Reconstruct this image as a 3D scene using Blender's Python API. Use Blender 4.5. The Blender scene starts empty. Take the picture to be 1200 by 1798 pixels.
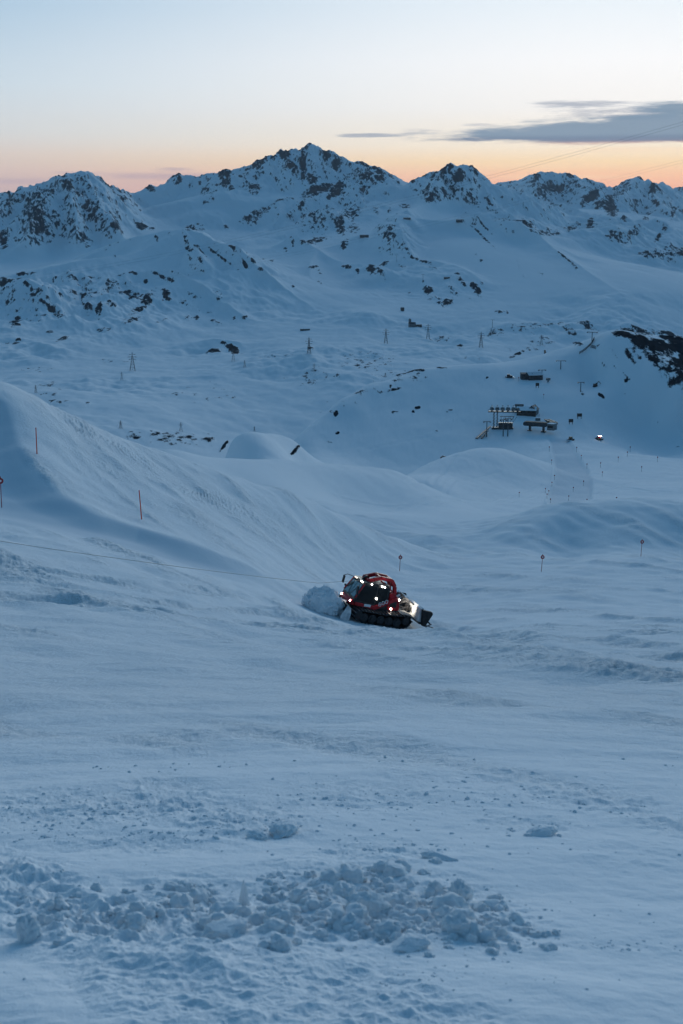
import bpy, bmesh, math, random
import numpy as np
from math import radians as R, sin, cos, tan, pi
from mathutils import Vector, Matrix, Euler

sc = bpy.context.scene
COL = sc.collection
random.seed(7)

# ------------------------------------------------------------------ camera
F_PX = 2500.0                                  # focal length in photograph pixels (1200 wide)
PITCH = math.atan(499.0 / F_PX)                # the horizon sits at y = 400 of 1798
cam = bpy.data.objects.new('camera', bpy.data.cameras.new('camera'))
COL.objects.link(cam)
sc.camera = cam
cam.data.sensor_fit = 'HORIZONTAL'
cam.data.sensor_width = 24.0
cam.data.lens = 24.0 * F_PX / 1200.0
cam.data.clip_start = 0.1
cam.data.clip_end = 60000.0
cam.location = (0, 0, 0)
cam.rotation_euler = (pi / 2 - PITCH, 0, 0)
cam.data.dof.use_dof = True
cam.data.dof.focus_distance = 118.0
cam.data.dof.aperture_fstop = 5.6
EYE = 1.7                                      # the snow lies this far under the lens

# ------------------------------------------------------------------ sky
sc.view_settings.view_transform = 'Standard'
sc.view_settings.look = 'None'
sc.view_settings.exposure = 0.30
sc.view_settings.gamma = 1.0
EAST = (.075, .165, .285)
SUN_AZ, SUN_EL = R(13.0), R(0.6)
UP_GLOW, UP_BASE, UP_TINT = .75, .42, (.70, .98, .90)
sun = bpy.data.objects.new('afterglow_sun', bpy.data.lights.new('afterglow_sun', 'SUN'))
COL.objects.link(sun)
sun.data.energy = 1.12; sun.data.angle = R(36); sun.data.color = (.93, 1.0, .97)
sun.rotation_euler = Vector((-sin(SUN_AZ) * cos(R(12)), -cos(SUN_AZ) * cos(R(12)), -sin(R(12)))).to_track_quat('-Z', 'Y').to_euler()
world = bpy.data.worlds.new('World')
sc.world = world
world.use_nodes = True
wn, wl = world.node_tree.nodes, world.node_tree.links
bg = wn['Background']


def s2l(c):
    return tuple(((v / 255.0) / 12.92 if v / 255.0 <= 0.04045 else ((v / 255.0 + 0.055) / 1.055) ** 2.4) for v in c)


def wmath(op, a, b=None, c=None, clamp=False):
    n = wn.new('ShaderNodeMath'); n.operation = op; n.use_clamp = clamp
    for i, v in enumerate((a, b, c)):
        if v is None: continue
        if isinstance(v, (int, float)): n.inputs[i].default_value = v
        else: wl.new(v, n.inputs[i])
    return n.outputs[0]


def wramp(fac, stops, interp='LINEAR'):
    n = wn.new('ShaderNodeValToRGB'); n.color_ramp.interpolation = interp
    e = n.color_ramp.elements
    while len(e) < len(stops): e.new(0.5)
    for k, (p, c) in enumerate(stops):
        e[k].position = p; e[k].color = (*c, 1)
    wl.new(fac, n.inputs[0])
    return n.outputs[0]


def wmix(fac, a, b, mode='MIX'):
    n = wn.new('ShaderNodeMix'); n.data_type = 'RGBA'; n.blend_type = mode
    for i, v in ((0, fac), (6, a), (7, b)):
        if isinstance(v, (int, float)): n.inputs[i].default_value = v
        elif isinstance(v, tuple): n.inputs[i].default_value = (*v, 1)
        else: wl.new(v, n.inputs[i])
    return n.outputs[2]


sky = wn.new('ShaderNodeTexSky')
sky.sky_type = 'NISHITA'; sky.sun_disc = False
sky.sun_elevation = SUN_EL; sky.sun_rotation = SUN_AZ
sky.altitude = 2600; sky.dust_density = 0.6; sky.ozone_density = 2.5
tcw = wn.new('ShaderNodeTexCoord')
sep = wn.new('ShaderNodeSeparateXYZ'); wl.new(tcw.outputs['Generated'], sep.inputs[0])
el = wmath('ARCSINE', sep.outputs[2])                       # elevation, radians
az = wmath('ARCTAN2', sep.outputs[0], sep.outputs[1])       # azimuth from +Y towards +X
# low band of the dusk sky: 0..10 degrees, pale blue over peach; away from the glow and under it
e10 = wmath('DIVIDE', el, R(10.0), clamp=True)
def yel(y): return max(0.0, (math.degrees(PITCH + math.atan((y - 899) / F_PX)) * -1)) / 10.0
away = wramp(e10, [(0.0, s2l((178, 160, 168))), (yel(322), s2l((190, 176, 176))), (yel(300), s2l((204, 188, 182))), (yel(272), s2l((210, 198, 190))),
                   (yel(235), s2l((205, 210, 210))), (yel(150), s2l((186, 206, 218))), (yel(20), s2l((152, 184, 208))), (1.0, s2l((144, 178, 205)))])
glow = wramp(e10, [(0.0, s2l((238, 165, 135))), (yel(328), s2l((248, 184, 148))), (yel(308), s2l((254, 200, 155))), (yel(285), s2l((255, 222, 170))),
                   (yel(255), s2l((255, 241, 214))), (yel(190), s2l((248, 246, 240))), (yel(110), s2l((244, 246, 246))), (yel(10), s2l((226, 236, 242))), (1.0, s2l((220, 232, 241)))])
gz = wmath('SUBTRACT', az, SUN_AZ)
gf = wmath('POWER', wmath('MULTIPLY_ADD', wmath('COSINE', wmath('MULTIPLY', wmath('MINIMUM', wmath('MAXIMUM', gz, -R(38)), R(38)), pi / R(38))), 0.5, 0.5), 1.15)
low = wmix(gf, away, glow)
# clouds: streaks far away, laid out by direction
comb = wn.new('ShaderNodeCombineXYZ')
wl.new(wmath('MULTIPLY', az, 9.0), comb.inputs[0]); wl.new(wmath('MULTIPLY', el, 75.0), comb.inputs[1])
def cnoise(scale, detail, off, rough=0.55):
    n = wn.new('ShaderNodeTexNoise'); n.inputs['Scale'].default_value = scale; n.inputs['Detail'].default_value = detail
    n.inputs['Roughness'].default_value = rough
    m = wn.new('ShaderNodeMapping'); m.inputs['Location'].default_value = off; wl.new(comb.outputs[0], m.inputs[0]); wl.new(m.outputs[0], n.inputs[0])
    return n.outputs[0]
def dirof(px, py):
    x = (px - 600) / F_PX; y = (899 - py) / F_PX
    v = Vector((x, cos(PITCH) + y * sin(PITCH), -sin(PITCH) + y * cos(PITCH))).normalized()
    return math.atan2(v.x, v.y), math.asin(v.z)
def blob(px, py, rx, ry, p=1.0):                             # soft ellipse around a direction
    a0, e0 = dirof(px, py)
    u = wmath('DIVIDE', wmath('SUBTRACT', az, a0), rx / F_PX); v = wmath('DIVIDE', wmath('SUBTRACT', el, e0), ry / F_PX)
    r2 = wmath('ADD', wmath('MULTIPLY', u, u), wmath('MULTIPLY', v, v))
    return wmath('POWER', 2.718, wmath('MULTIPLY', r2, -1.0))
n1 = cnoise(1.0, 6, (0, 0, 0), .6); n2 = cnoise(2.6, 5, (4, 2, 0), .65); n3 = cnoise(.55, 3, (9, 5, 0)); n4 = cnoise(1.7, 8, (2.5, 7, 0), .68)
def addall(*a):
    s = a[0]
    for b in a[1:]: s = wmath('ADD', s, b)
    return s
def cover(shape, noise, gain, lo, hi):          # soft shape frayed by noise
    v = wmath('MULTIPLY_ADD', wmath('MULTIPLY', wmath('SUBTRACT', noise, .5), wmath('MULTIPLY', shape, 2.2, clamp=True)), gain, shape)
    n = wn.new('ShaderNodeMapRange'); n.interpolation_type = 'SMOOTHSTEP'
    n.inputs[1].default_value = lo; n.inputs[2].default_value = hi; wl.new(v, n.inputs[0]); return n.outputs[0]
bank = cover(addall(blob(975, 239, 250, 9), blob(1090, 231, 190, 16), blob(1250, 222, 150, 26), wmath('MULTIPLY', blob(1190, 186, 70, 9), .75), wmath('MULTIPLY', blob(1010, 216, 120, 9), .45)), n4, 2.6, .18, .85)
wisps = cover(addall(blob(650, 238, 70, 4), wmath('MULTIPLY', blob(745, 231, 50, 6), .6), wmath('MULTIPLY', blob(850, 218, 45, 4), .7), wmath('MULTIPLY', blob(1000, 182, 90, 7), .75), wmath('MULTIPLY', blob(1110, 200, 130, 14), .7)), n4, 3.0, .25, .9)
veil = cover(addall(wmath('MULTIPLY', blob(310, 296, 40, 4), .9), blob(290, 309, 130, 9), blob(40, 318, 110, 9), wmath('MULTIPLY', blob(450, 306, 90, 6), .6), wmath('MULTIPLY', blob(110, 302, 70, 4), .6)), n1, 1.2, .45, 1.2)
low2 = wmix(wmath('MULTIPLY', veil, .55), low, s2l((168, 150, 165)))
glint = cover(addall(blob(1120, 262, 260, 7), blob(900, 290, 250, 10), blob(1000, 310, 300, 6)), n1, 2.2, .5, 1.3)
low3 = wmix(wmath('MULTIPLY', glint, .45), low2, s2l((255, 222, 178)))
low4 = wmix(wmath('MULTIPLY', wisps, .75), low3, s2l((148, 156, 170)))
_, e_base = dirof(1000, 249)
_, e_up = dirof(1000, 232)
under = wmath('DIVIDE', wmath('SUBTRACT', el, e_base - .001), e_up - e_base, clamp=True)
bankcol = wramp(under, [(0, s2l((198, 160, 148))), (.28, s2l((112, 120, 142))), (.6, s2l((104, 122, 145))), (1, s2l((122, 142, 160)))])
low5 = wmix(1.0, wmix(wmath('MULTIPLY', bank, .95), low4, bankcol), (1.04, 1.0, .98), 'MULTIPLY')
# overhead: the physical sky, dim and blue away from the glow
toward = wmath('MULTIPLY_ADD', wmath('COSINE', gz), .5, .5)
zen = wmath('DIVIDE', el, R(90), clamp=True)
side = wmath('MULTIPLY_ADD', wmath('MULTIPLY', toward, wmath('SUBTRACT', 1.0, zen)), UP_GLOW, UP_BASE)
tint = wn.new('ShaderNodeVectorMath'); tint.operation = 'SCALE'; tint.inputs[0].default_value = UP_TINT; wl.new(side, tint.inputs['Scale'])
upper = wmix(1.0, sky.outputs[0], tint.outputs[0], 'MULTIPLY')
# low in the east the earth's shadow stands blue-grey
lowe = wmath('SUBTRACT', 1.0, wmath('DIVIDE', el, R(35.0), clamp=True))
upper = wmix(wmath('MULTIPLY', lowe, wmath('SUBTRACT', 1.0, wmath('MULTIPLY', toward, .55))), upper, EAST)
blend = wmath('MULTIPLY', wmath('SUBTRACT', el, R(9.5)), 1 / R(16.0), clamp=True)
front = cover(toward, .5, 0.0, .62, .93)          # the measured low band belongs to the western sky
blend = wmath('SUBTRACT', 1.0, wmath('MULTIPLY', wmath('SUBTRACT', 1.0, blend), front))
wl.new(wmix(blend, low5, upper), bg.inputs[0])
bg.inputs[1].default_value = 1.0
# ------------------------------------------------------------------ terrain
def px_ray(px, py):
    x = (px - 600) / F_PX; y = (899 - py) / F_PX
    return np.array([x, cos(PITCH) + y * sin(PITCH), -sin(PITCH) + y * cos(PITCH)])


def at(px, py, d):                              # the point on the sight line of (px, py), d metres away in plan
    v = px_ray(px, py)
    return v * (d / math.hypot(v[0], v[1]))


_rng = np.random.RandomState(11)
_perm = np.concatenate([_rng.permutation(256)] * 2).astype(np.int32)
_ang = _rng.rand(256) * 2 * np.pi
_gx, _gy = np.cos(_ang).astype(np.float32), np.sin(_ang).astype(np.float32)


def perlin(x, y, seed=0):
    x = np.asarray(x, np.float32) + seed * 17.31; y = np.asarray(y, np.float32) - seed * 9.77
    xf = np.floor(x); yf = np.floor(y)
    xi = xf.astype(np.int32) & 255; yi = yf.astype(np.int32) & 255
    x = x - xf; y = y - yf
    u = x * x * x * (x * (x * 6 - 15) + 10); v = y * y * y * (y * (y * 6 - 15) + 10)
    a = _perm[xi]; b = _perm[(xi + 1) & 255]
    h00 = _perm[(a + yi) & 255]; h01 = _perm[(a + yi + 1) & 255]
    h10 = _perm[(b + yi) & 255]; h11 = _perm[(b + yi + 1) & 255]
    n00 = _gx[h00] * x + _gy[h00] * y; n10 = _gx[h10] * (x - 1) + _gy[h10] * y
    n01 = _gx[h01] * x + _gy[h01] * (y - 1); n11 = _gx[h11] * (x - 1) + _gy[h11] * (y - 1)
    n0 = n00 + u * (n10 - n00); n1 = n01 + u * (n11 - n01)
    return (n0 + v * (n1 - n0)) * 1.5           # about -1..1


def sstep(a, b, x):
    t = np.clip((x - a) / (b - a), 0, 1)
    return t * t * (3 - 2 * t)


# --- control points: (photo x, photo y, metres) on what is seen; ('h', photo x, metres, z) on what is hidden
CP = []
for x in (-500, -250, 0, 300, 600, 900, 1200, 1450, 1700):
    for d in (0.3, 1.0, 2.5, 5.0, 9.0, 14.0):
        CP.append(('h', x, d, -EYE - 0.25 * d))
CP += [(-250, 1200, 24), (-250, 1100, 40), (-250, 1000, 68), (-250, 890, 106), (-250, 780, 132), (-250, 640, 155)]
CP += [(0, 1200, 24), (0, 1100, 42), (0, 1040, 60), (0, 1000, 74), (0, 950, 92), (0, 893, 112), (0, 840, 124), (0, 780, 134), (0, 720, 143), (0, 673, 150)]
CP += [(65, 797, 132), (150, 743, 158), (150, 790, 144), (150, 860, 126)]
CP += [(300, 1200, 24.5), (300, 1120, 42), (300, 1080, 58), (300, 1020, 86), (247, 912, 122), (300, 880, 138), (300, 830, 157), (300, 799, 168), (230, 775, 165)]
CP += [(450, 1150, 38), (450, 1100, 62), (450, 1060, 85), (450, 1010, 112), (450, 960, 135), (450, 900, 160), (450, 853, 178), (400, 832, 175)]
CP += [(600, 1200, 25), (600, 1150, 40), (600, 1118, 62), (600, 1100, 95), (600, 1072, 118), (600, 1040, 138), (600, 1000, 160), (600, 950, 181), (600, 906, 196)]
CP += [(660, 1092, 112), (720, 1098, 112), (520, 870, 185)]
CP += [(702, 1003, 178), (702, 962, 198), (702, 946, 209)]
CP += [(900, 1200, 26), (900, 1150, 42), (900, 1115, 70), (900, 1090, 105), (900, 1040, 150), (900, 1000, 180), (900, 975, 205)]
CP += [(1200, 1200, 28), (1200, 1150, 46), (1200, 1120, 72), (1200, 1095, 105), (1200, 1050, 145), (1200, 1000, 178), (1127, 978, 195)]
CP += [(1450, 1200, 30), (1450, 1120, 72), (1450, 1050, 145), (1450, 985, 195), (1450, 900, 260), (1450, 860, 600)]
# gully, its bank and the bowl
CP += [(780, 975, 218), (850, 968, 222), (1000, 960, 228), (1200, 962, 228)]
CP += [(750, 942, 245), (800, 938, 252), (850, 932, 249), (900, 915, 245), (960, 901, 243), (1000, 895, 243), (1100, 888, 246), (1200, 891, 248)]
CP += [(750, 925, 275), (850, 913, 290), (1000, 888, 268), (1100, 882, 275), (1200, 885, 280)]
CP += [(600, 882, 325), (680, 891, 340), (700, 906, 295), (780, 900, 325), (850, 890, 390), (600, 893, 300), (500, 862, 285), (400, 826, 295)]
CP += [('h', 600, 235, -52), ('h', 500, 228, -48), ('h', 400, 220, -46), ('h', 300, 220, -46), ('h', 700, 228, -53)]
# ridge across the middle distance
CP += [(280, 789, 300), (330, 797, 315), (400, 805, 330), (480, 811, 355), (560, 816, 380), (620, 822, 400), (690, 832, 420), (720, 848, 425), (745, 862, 430), (790, 878, 440)]
CP += [('h', 280, 385, -88), ('h', 400, 415, -94), ('h', 560, 460, -101), ('h', 690, 495, -106)]
CP += [('h', -250, 190, -30), ('h', -250, 300, -80), ('h', -250, 900, -235), ('h', 0, 185, -31), ('h', 0, 240, -60), ('h', 0, 400, -120), ('h', 0, 900, -240), ('h', 150, 200, -37),
       ('h', 150, 400, -120), ('h', 150, 900, -240), ('h', 280, 600, -160), ('h', 300, 700, -190)]
# dome and the flank of the hill with the lifts
CP += [(405, 772, 755), (425, 760, 760), (442, 754, 760), (465, 757, 765), (490, 764, 772), (510, 773, 785), (450, 785, 700), (740, 842, 560), (522, 777, 800)]
CP += [('h', 450, 560, -109), ('h', 340, 760, -180), ('h', 370, 760, -150), ('h', 440, 950, -200), ('h', 440, 1300, -255), ('h', 490, 950, -170)]
CP += [(530, 770, 1060), (560, 740, 1100), (600, 702, 1150), (650, 675, 1200), (700, 660, 1230), (745, 647, 1250), (790, 643, 1260), (850, 641, 1268), (900, 640, 1275), (960, 628, 1290), (1000, 617, 1300),
       (1040, 600, 1310), (1075, 578, 1320), (1110, 580, 1330), (1150, 586, 1340), (1200, 592, 1350), (1300, 600, 1370)]
CP += [('h', 520, 1250, -235), ('h', 600, 1380, -235), ('h', 700, 1480, -240), ('h', 850, 1580, -245), ('h', 1000, 1600, -245), ('h', 1200, 1700, -250), ('h', 1450, 1800, -250)]
CP += [(1100, 625, 1250), (1150, 655, 1205), (1200, 690, 1160), (1200, 640, 1260), (1060, 610, 1280)]
def flank(px, py):                              # the even shoulder below that crest
    v = px_ray(px, py); k = (-120 - .186 * 1256 + .011 * 94) / (v[2] - .186 * v[1] + .011 * v[0])
    return (px, py, k * math.hypot(v[0], v[1]))
CP += [flank(x, y) for x, y in ((570, 775), (600, 740), (600, 785), (650, 710), (650, 750), (650, 790), (700, 695), (700, 735), (700, 780), (750, 680), (750, 720), (750, 760), (750, 795), (800, 675), (800, 720), (800, 765), (850, 675), (850, 715), (900, 670), (900, 710),
                                (950, 665), (950, 700), (1000, 660), (1000, 700), (1050, 655), (1050, 700), (1100, 700), (1150, 720), (1200, 745), (865, 766), (940, 757), (900, 768), (1000, 770), (1050, 775))]
CP += [(1150, 800, 960), (1200, 810, 950)]
CP += [(720, 835, 640), (760, 812, 680), (800, 796, 710), (840, 787, 730), (880, 785, 740), (915, 795, 760), (950, 812, 800)]
CP += [('h', 800, 820, -147), ('h', 880, 860, -150), ('h', 740, 790, -150), ('h', 620, 700, -132), ('h', 560, 760, -138)]
CP += [(800, 830, 640), (850, 850, 610), (850, 870, 560), (900, 850, 640), (760, 862, 540), (900, 880, 500), (940, 860, 600)]
CP += [(980, 800, 950), (1000, 830, 820), (980, 860, 640), (980, 880, 500), (1050, 860, 640), (1050, 830, 820), (1150, 850, 700), (1200, 858, 650), (1100, 874, 480), (1200, 878, 380)]
# the high valley
CP += [('h', -250, 1500, -262), ('h', 0, 1500, -262), ('h', 300, 1500, -262)]
CP += [(100, 692, 2050), (300, 752, 1850), (450, 702, 2150), (200, 650, 2500), (0, 642, 2600), (400, 642, 2500), (600, 650, 2350), (550, 612, 2700), (700, 603, 2800), (850, 603, 2800), (760, 640, 2450), (950, 592, 2900),
       (250, 780, 1720), (1000, 572, 3050), (1200, 560, 3200), (726, 572, 3000), (800, 520, 3400), (900, 540, 3200), (1050, 545, 3100), (1150, 540, 3200), (1200, 520, 3400)]
CP += [(0, 600, 2850), (200, 602, 2900), (400, 592, 2950), (500, 582, 2950), (550, 545, 3300), (620, 545, 3200), (700, 482, 3900), (650, 450, 4200), (800, 435, 4000), (850, 455, 3800), (900, 482, 3600), (1000, 505, 3400)]
CP += [(60, 455, 4600), (0, 440, 4800), (300, 393, 5500), (420, 395, 5600), (500, 402, 5300), (440, 430, 4700), (600, 400, 4900), (520, 445, 4300), (80, 425, 4900)]
CP += [(880, 402, 5400), (1000, 405, 5700), (1150, 465, 5200), (1200, 480, 5000), (1000, 368, 7200), (1150, 385, 7000), (760, 352, 5400)]
for x in (-600, 0, 600, 1200, 1800):
    CP += [('h', x, 9000, -60), ('h', x, 16000, -150), ('h', x, 30000, -400)]
CP += [('h', -600, 2600, -250), ('h', -600, 5000, -100), ('h', 1800, 2600, -250), ('h', 1800, 5000, -100)]

_A, _L, _S = [], [], []
for c in CP:
    if c[0] == 'h':
        az_, d_, z_ = math.atan2((c[1] - 600) / F_PX, cos(PITCH)), c[2], c[3]
    else:
        v = at(*c); az_, d_, z_ = math.atan2(v[0], v[1]), c[2], v[2]
    _A.append(az_); _L.append(math.log(d_)); _S.append((-EYE - z_) / d_)
KA = 2.6
_A = np.array(_A) * KA; _L = np.array(_L); _S = np.array(_S)


def tps_fit():
    n = len(_A)
    r2 = (_A[:, None] - _A[None]) ** 2 + (_L[:, None] - _L[None]) ** 2
    K = np.where(r2 > 0, 0.5 * r2 * np.log(np.maximum(r2, 1e-12)), 0) + np.eye(n) * 3e-5
    P = np.stack([np.ones(n), _A, _L], 1)
    M = np.zeros((n + 3, n + 3)); M[:n, :n] = K; M[:n, n:] = P; M[n:, :n] = P.T
    return np.linalg.solve(M, np.concatenate([_S, np.zeros(3)]))


_W = tps_fit()


def tps_eval(a, l):
    a = a.ravel() * KA; l = l.ravel(); out = np.empty(len(a))
    for i in range(0, len(a), 20000):
        r2 = (a[i:i + 20000, None] - _A[None]) ** 2 + (l[i:i + 20000, None] - _L[None]) ** 2
        out[i:i + 20000] = (0.5 * r2 * np.log(np.maximum(r2, 1e-12))) @ _W[:-3] + _W[-3] + _W[-2] * a[i:i + 20000] + _W[-1] * l[i:i + 20000]
    return out


AZLIM = 0.36
_ca = np.linspace(-AZLIM, AZLIM, 190); _cl = np.linspace(math.log(0.2), math.log(30000), 620)
_CS = tps_eval(*np.meshgrid(_ca, _cl)).reshape(620, 190)


def _cubic(x, g):                               # Catmull-Rom weights of samples x on the even grid g
    n = len(g); t = (x - g[0]) / (g[1] - g[0]); i = np.clip(np.floor(t).astype(int), 1, n - 3); f = t - i
    W = np.zeros((len(x), n)); r = np.arange(len(x))
    W[r, i - 1] += -0.5 * f + f * f - 0.5 * f ** 3; W[r, i] += 1 - 2.5 * f * f + 1.5 * f ** 3
    W[r, i + 1] += 0.5 * f + 2 * f * f - 1.5 * f ** 3; W[r, i + 2] += -0.5 * f * f + 0.5 * f ** 3
    return W


# --- alpine ridges: (photo x, photo y, metres) down their crests; steepness near the crest, reach, steepness below
RIDGES = [
    # far left skyline
    ([(-60, 350, 9500), (0, 345, 9500), (15, 345, 9500), (40, 335, 9500), (50, 331, 9500), (62, 337, 9500), (80, 331, 9500), (90, 338, 9500), (130, 352, 9500)], .7, 300, .25),
    # left peak
    ([(-60, 362, 5900), (0, 352, 5800), (40, 346, 5600), (75, 339, 5550), (90, 334, 5500), (104, 322, 5480), (115, 316, 5450), (130, 318, 5420), (140, 320, 5400), (148, 310, 5400), (160, 311, 5420), (175, 319, 5450), (190, 333, 5500),
      (205, 341, 5700), (228, 342, 6300)], .5, 300, .34),
    ([(106, 322, 5470), (100, 340, 5250), (88, 358, 5080), (75, 374, 4950), (60, 398, 4800), (45, 425, 4650)], .6, 200, .25),
    ([(118, 317, 5440), (122, 345, 5200), (130, 380, 4950), (135, 420, 4700)], .6, 200, .25),
    ([(150, 311, 5390), (162, 345, 5180), (185, 385, 4920), (205, 408, 4750)], .6, 200, .25),
    ([(190, 333, 5480), (205, 352, 5350), (222, 374, 5200)], .6, 200, .25),
    ([(70, 342, 5540), (35, 360, 5350), (10, 385, 5150), (-20, 400, 5000)], .6, 200, .25),
    # main skyline
    ([(205, 341, 6445), (228, 339, 6355), (240, 340, 6310), (262, 331, 6265), (275, 332, 6265), (300, 320, 6242), (312, 317, 6220), (325, 318, 6220), (345, 317, 6220), (370, 315, 6198), (380, 316, 6175), (400, 304, 6175), (420, 304, 6175),
      (440, 301, 6152), (452, 293, 6130), (465, 294, 6130), (478, 287, 6108), (492, 290, 6108), (500, 280, 6094), (510, 277, 6085), (520, 275, 6085), (530, 272, 6076), (537, 271, 6062), (545, 275, 6049), (560, 278, 6040), (572, 278, 6031),
      (585, 283, 6018), (600, 290, 5995), (630, 295, 5905), (650, 302, 5815), (655, 304, 5792), (667, 300, 5748), (680, 309, 5716), (690, 319, 5689), (700, 329, 5671), (708, 334, 5658), (722, 332, 5590), (727, 328, 5568), (745, 320, 5536),
      (760, 313, 5518), (775, 311, 5509), (790, 302, 5500), (800, 303, 5500), (815, 309, 5509), (828, 315, 5522), (840, 322, 5545), (855, 331, 5635), (880, 352, 5770)], .34, 220, .24),
    ([(667, 300, 5748), (640, 318, 5671), (615, 330, 5608), (585, 343, 5536), (550, 362, 5420), (520, 378, 5300), (490, 398, 5180)], .55, 160, .22),
    ([(533, 273, 6067), (532, 295, 5972), (545, 318, 5882), (556, 338, 5815)], .6, 150, .3),
    ([(500, 281, 6085), (505, 310, 5950), (495, 330, 5882)], .6, 130, .3),
    ([(402, 305, 6166), (385, 325, 6062), (370, 345, 5972), (350, 360, 5905)], .5, 160, .28),
    ([(455, 294, 6126), (450, 315, 6018), (455, 340, 5928)], .5, 140, .28),
    ([(700, 330, 5666), (660, 350, 5500), (630, 370, 5250), (610, 392, 5050)], .45, 150, .25),
    ([(790, 303, 5490), (778, 325, 5300), (760, 345, 5150), (740, 362, 5000), (715, 378, 4750)], .5, 150, .25),
    ([(835, 320, 5532), (850, 340, 5350), (870, 358, 5150), (895, 378, 4980), (925, 398, 4850)], .5, 160, .25),
    # right skyline
    ([(840, 338, 8600), (862, 331, 8500), (875, 326, 8450), (890, 324, 8400), (905, 321, 8300), (925, 320, 8200), (940, 312, 8100), (950, 306, 8000), (958, 308, 8000), (968, 310, 8000), (978, 312, 8000), (985, 308, 7980), (1000, 311, 8000),
      (1010, 320, 8050), (1020, 323, 8100), (1030, 320, 8150), (1040, 324, 8250), (1055, 331, 8400), (1070, 335, 8600), (1085, 330, 8500), (1100, 327, 8400), (1110, 324, 8300), (1125, 318, 8200), (1132, 322, 8200), (1140, 327, 8250),
      (1150, 325, 8300), (1160, 328, 8400), (1175, 338, 8700), (1195, 350, 9000)], .5, 320, .34),
    ([(950, 307, 7990), (935, 328, 7700), (945, 350, 7400)], .6, 200, .3),
    ([(1005, 314, 8010), (1030, 335, 7650), (1055, 352, 7350), (1068, 368, 7150)], .6, 200, .3),
    ([(1055, 332, 8390), (1048, 352, 7700), (1040, 372, 7300)], .6, 160, .3),
    ([(1125, 319, 8190), (1105, 342, 7800), (1085, 360, 7500), (1078, 378, 7300)], .6, 200, .3),
    ([(1150, 326, 8290), (1146, 350, 7800), (1165, 378, 7400), (1190, 400, 7100)], .6, 200, .3),
    ([(1160, 342, 11000), (1180, 336, 11000), (1190, 332, 11000), (1200, 331, 11000), (1220, 335, 11000), (1300, 330, 11000)], .7, 300, .3),
    # lower ridges on the right
    ([(880, 362, 6300), (925, 366, 6200), (980, 372, 6100), (1010, 374, 6050), (1035, 382, 5950), (1060, 395, 5850), (1086, 408, 5700)], .45, 150, .2),
    ([(1100, 414, 6000), (1130, 424, 5850), (1160, 431, 5750), (1200, 437, 5650), (1260, 445, 5600)], .45, 150, .2),
    ([(975, 415, 5300), (1010, 425, 5200), (1045, 433, 5100), (1090, 446, 4900), (1130, 466, 4750), (1170, 480, 4600), (1205, 488, 4500), (1260, 505, 4300)], .45, 200, .2),
    # broad white hill, right of the middle
    ([(690, 388, 4600), (715, 383, 4520), (760, 385, 4450), (800, 387, 4400), (850, 393, 4330), (890, 402, 4250), (930, 411, 4150), (950, 418, 4080), (975, 438, 3920), (1000, 458, 3780), (1020, 474, 3650), (1045, 496, 3500), (1075, 520, 3350), (1100, 540, 3230)], .42, 300, .26),
    ([(700, 386, 4570), (700, 405, 4350), (708, 428, 4150), (722, 452, 3980)], .5, 120, .2),
    ([(632, 415, 4400), (655, 422, 4320), (680, 440, 4180), (720, 458, 3980), (760, 468, 3830), (800, 478, 3700), (830, 492, 3580), (845, 508, 3480)], .42, 150, .2),
    ([(700, 475, 3950), (740, 492, 3750), (770, 510, 3600), (790, 530, 3450)], .4, 120, .2),
    # small sharp spurs
    ([(515, 418, 4450), (530, 428, 4380), (556, 440, 4250), (575, 452, 4150), (600, 464, 4050), (640, 474, 3900), (680, 486, 3750)], .5, 150, .2),
    ([(556, 441, 4240), (545, 465, 4050), (545, 490, 3850), (560, 515, 3650)], .45, 130, .2),
    # hill on the left
    ([(60, 478, 4500), (130, 456, 4350), (190, 432, 4220), (240, 416, 4120), (290, 404, 4020), (325, 404, 3950), (345, 411, 3900), (375, 424, 3830), (410, 441, 3740), (440, 464, 3640), (470, 487, 3550), (505, 512, 3440), (540, 540, 3320), (570, 566, 3200)], .42, 260, .22),
    ([(322, 405, 3940), (335, 425, 3830), (350, 448, 3720), (358, 470, 3620)], .4, 110, .2),
    ([(70, 496, 3750), (140, 492, 3720), (200, 490, 3690), (260, 477, 3660), (300, 474, 3620), (325, 488, 3540), (360, 512, 3430), (390, 535, 3320), (415, 556, 3220), (440, 575, 3120)], .45, 160, .22),
    ([(-60, 486, 3600), (0, 490, 3500), (30, 497, 3450), (60, 510, 3380), (90, 535, 3270), (115, 560, 3170), (130, 580, 3080)], .45, 140, .22),
    ([(355, 612, 2850), (375, 605, 2850), (400, 604, 2840), (420, 612, 2820)], .5, 30, .2),
]

# --- the grid: rows by distance, columns by direction, fine where the photograph looks
_h = lambda n, a, b: np.linspace(a, b, n, endpoint=False)
rows = np.concatenate([np.geomspace(0.25, 3.0, 24, endpoint=False), 1.0 / _h(760, 1 / 3.0, 1 / 26.0), np.exp(_h(680, math.log(26), math.log(320))), np.exp(_h(430, math.log(320), math.log(1600))),
                       np.exp(_h(90, math.log(1600), math.log(1900))), np.exp(_h(460, math.log(1900), math.log(4600))), np.exp(_h(430, math.log(4600), math.log(8800))), np.geomspace(8800, 14000, 70)])
A1 = 0.272
cols = np.concatenate([np.linspace(-pi, -1.2, 14, endpoint=False), np.linspace(-1.2, -A1, 60, endpoint=False), np.linspace(-A1, A1, 1000), np.linspace(1.2, A1, 60, endpoint=False)[::-1], np.linspace(pi, 1.2, 14, endpoint=False)[::-1]])
NR, NC = len(rows), len(cols)
D = rows[:, None].astype(np.float32); AZ = cols[None, :].astype(np.float32)
X = (D * np.sin(AZ)).astype(np.float32); Y = (D * np.cos(AZ)).astype(np.float32)
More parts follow.
